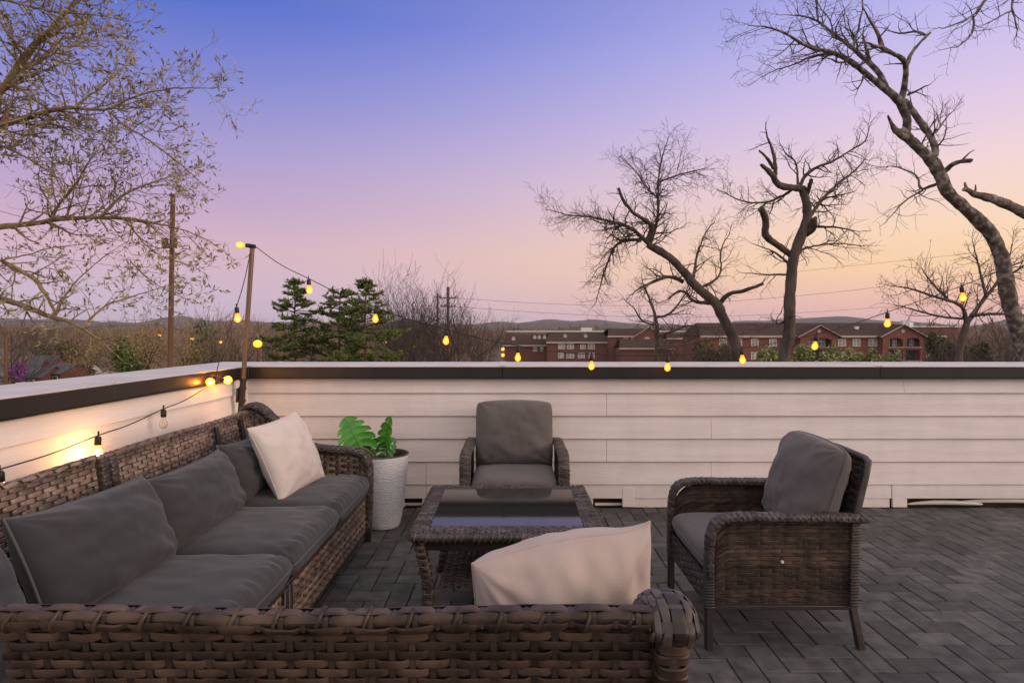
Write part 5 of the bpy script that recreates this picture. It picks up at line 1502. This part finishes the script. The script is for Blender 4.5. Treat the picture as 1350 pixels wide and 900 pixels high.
def house(x, d, wpx, ye, yr, wall_m, roof_m, label, depth=9, gable_front=False, rot=0):
    xc = XP(x, d); hw_ = wpx * d / F / 2; ze, zr = ZP(ye, d), ZP(yr, d)
    root = empty('house', (xc, d, GZ), R(rot)); tag(root, label, 'house', 'houses below the left parapet')
    a, b_ = (hw_, depth / 2) if not gable_front else (depth / 2, hw_)
    Rm = Matrix.Rotation(R(90), 4, 'Z') if gable_front else Matrix.Identity(4)
    w_ = MB(); w_.box((0, 0, (ze - GZ) / 2), (2 * a, 2 * b_, ze - GZ))
    for s_ in (-1, 1):
        w_.prism([(-b_, ze - GZ), (b_, ze - GZ), (0, zr - GZ)], .2, Matrix.Translation((s_ * (a - .1), 0, 0)) @ Matrix.Rotation(R(90), 4, 'Z'))
    w_.build('wall', M[wall_m], root, smooth=False, T=Rm)
    r_ = MB(); h0, h1 = ze - GZ, zr - GZ
    slab(r_, [(-a - .4, -b_ - .5, h0 - .1), (a + .4, -b_ - .5, h0 - .1), (a + .4, 0, h1 + .15), (-a - .4, 0, h1 + .15)]); slab(r_, [(a + .4, b_ + .5, h0 - .1), (-a - .4, b_ + .5, h0 - .1), (-a - .4, 0, h1 + .15), (a + .4, 0, h1 + .15)])
    r_.build('roof', M[roof_m], root, smooth=False, T=Rm)
    c_ = MB(); c_.box((a * .4, .8, h1 + .3), (.7, .7, 1.8)); c_.build('chimney', M['brick'], root, smooth=False, T=Rm)
    for k in (-.5, .5):
        f = MB(); f.box((k * hw_, -(depth / 2) - .03, h0 - 1.4), (1.3, .1, 1.5)); fo = f.build('window', M['whitetrim'], root, smooth=False)
        g_ = MB(); g_.box((k * hw_, -(depth / 2) - .07, h0 - 1.4), (1.05, .06, 1.25)); g_.build('pane', M['darkpane'], fo, smooth=False)
house(63, 150, 26, 480, 469, 'brick', 'shinglegrey', 'house with a near black steep roof, highest of the houses at the left', gable_front=False, rot=12)
house(90, 140, 30, 490, 479, 'brickdark', 'shinglegrey', 'house with a broad grey roof just left of the small pale gabled house', rot=-10)
house(48, 136, 44, 495, 483, 'brick', 'shinglegrey', 'low red brick house with grey roof just above the left parapet', rot=6)
house(108, 146, 15, 492, 484, 'whitetrim', 'trim', 'small pale house with its gable facing the terrace', gable_front=True)
house(137, 155, 14, 492, 487, 'whitetrim', 'shinglegrey', 'small white sided house right of the pale gabled one, just over the parapet', rot=-8)

# ------------------------------------------------------------------ utility poles, wires, street lamps
def util_pole(x, y0, x1, d, wpx, label, m, arms=(), grp='utility poles'):
    top = px(x, y0, d); root = empty('utility_pole', (XP(x1, d), d, GZ)); tag(root, label, 'pole', grp); T = Matrix.Translation(-root.location)
    r_ = wpx * d / F / 2
    t_ = MB(); t_.tube([(XP(x1, d), d, GZ), tuple(top)], [r_ * 1.15, r_ * .8], 12); t_.build('pole', M[m], root, T=T)
    for y, half in arms:
        z = ZP(y, d); f = (z - GZ) / (top.z - GZ); xc = XP(x1, d) + (top.x - XP(x1, d)) * f; h_ = half * d / F
        a = MB(); a.box((xc, d - r_ - .05, z), (2 * h_, .10, .13)); a.build('crossarm', M[m], root, T=T, smooth=False)
        for k in (-.9, -.45, .45, .9):
            i_ = MB(); i_.lathe([(0, 0), (.05, 0), (.06, .05), (.04, .10), (.06, .14), (.0, .18)], 8, (xc + k * h_, d - r_ - .05, z + .065)); i_.build('insulator', M['polegrey'], root, T=T)
    return root
util_pole(228, 256, 217, 18, 7.5, 'tall brown wooden utility pole in front of the budding tree branches', 'poleorange', ((325, 9),))
util_pole(591, 378, 590, 70, 4.4, 'grey utility pole with two crossarms beside the bare trees', 'polegrey', ((393, 11), (404, 10)))
util_pole(577, 387, 577, 90, 3.0, 'thinner utility pole just left of the one with two crossarms', 'polegrey', ((392, 4),))
util_pole(8, 437, 8, 60, 4.5, 'slim orange brown utility pole at the far left edge', 'poleorange', ((440, 5),))
util_pole(290, 428, 290, 100, 2, 'thin far utility pole just left of the corner light pole', 'polegrey', ((434, 3),))
def wire(pts, label, r_=.02, seg=12):
    P = [px(*p) for p in pts]; root = P[0]; mb = MB(); Q = smooth_path(P, 3)
    mb.tube([q - root for q in Q], r_, 4); o = mb.build('power_line', M['wire'], None); o.location = root; tag(o, label, 'wire', 'power lines')
wire([(602, 393, 70), (720, 401, 70), (860, 404, 70), (1010, 394, 68), (1165, 379, 66), (1420, 340, 64)], 'upper power line running right from the crossarm pole across the pink sky', .022)
wire([(600, 404, 70), (720, 413, 72), (880, 420, 73), (1050, 413, 73), (1175, 404, 72), (1420, 385, 70)], 'lower power line running right from the crossarm pole just over the hills', .022)
wire([(980, 366, 60), (1107, 352, 60), (1264, 336, 60), (1420, 318, 60)], 'single power line behind the mottled tree trunk', .016)
wire([(218, 328, 17.9), (150, 316, 18), (80, 300, 18), (-60, 262, 18)], 'power line rising left from the tall wooden pole', .010)
wire([(219, 362, 17.9), (150, 350, 18), (60, 338, 18), (-60, 318, 18)], 'second power line left of the tall wooden pole, below the first', .008)
wire([(-60, 423, 40), (40, 424, 42), (130, 424, 45), (217, 420, 48)], 'pale service wire crossing the woods at the left edge', .014)
wire([(8, 438, 60), (60, 434, 55), (130, 430, 50), (217, 428, 40)], 'service wire from the slim orange pole to the tall wooden pole', .016)
wire([(222, 430, 18), (255, 440, 40), (290, 434, 100)], 'service wire dropping from the tall wooden pole towards the corner', .012)

def street_lamp(x, y, d, rpx, label, two=False):
    h = px(x, y, d); root = empty('street_lamp', (h.x, d, GZ)); tag(root, label, 'street lamp', 'lit street lamps in the distance'); T = Matrix.Translation(-root.location)
    r_ = rpx * d / F
    p = MB(); p.tube([(h.x, d + .02, GZ), (h.x, d + .02, h.z + r_ * 1.2)], .07, 8); p.tube([(h.x, d + .02, h.z + r_ * 1.2), (h.x, d - r_ * .8, h.z + r_ * 1.3)], .05, 8); p.build('post', M['polegrey'], root, T=T)
    for k in range(2 if two else 1):
        l_ = MB(); a = np.linspace(-PI / 2, PI / 2, 10); l_.lathe([(r_ * math.cos(t), r_ * .9 * math.sin(t)) for t in a], 14, (h.x, d - r_ * 1.5, h.z - k * 8 * d / F)); l_.build('lamp_head', M['lampglow'], root, T=T)
street_lamp(343, 453, 30, 5.5, 'brightest orange street lamp, between the corner pole and the first pine')
street_lamp(508, 450, 60, 3.0, 'small orange street lamp at the right foot of the pines')
street_lamp(545, 457, 66, 2.0, 'faint street lamp among the bare trees left of the power pole')
street_lamp(663, 460, 90, 2.4, 'pair of stacked yellow lamps left of the left brick building', True)
street_lamp(212, 442, 80, 1.8, 'tiny street lamp just left of the tall wooden pole')
street_lamp(255, 446, 80, 2.4, 'tiny street lamp just right of the tall wooden pole')
street_lamp(292, 451, 85, 2.2, 'tiny street lamp just left of the corner light pole')

# ------------------------------------------------------------------ the evening haze
hb = MB(); hb.box((0, 0, 50), (14600, 14600, 132))
hz = hb.build('haze', M['wire'], smooth=False)
hm = bpy.data.materials.new('evening_haze'); hm.use_nodes = True
ht = hm.node_tree; ht.nodes.clear()
ho = ht.nodes.new('ShaderNodeOutputMaterial'); hv = ht.nodes.new('ShaderNodeVolumePrincipled')
hv.inputs['Color'].default_value = (.92, .86, .90, 1); hv.inputs['Density'].default_value = .00007; hv.inputs['Anisotropy'].default_value = .0
ht.links.new(hv.outputs[0], ho.inputs['Volume'])
hz.data.materials.clear(); hz.data.materials.append(hm)
tag(hz, 'thin evening haze over the neighbourhood and hills', 'haze', kind='stuff')
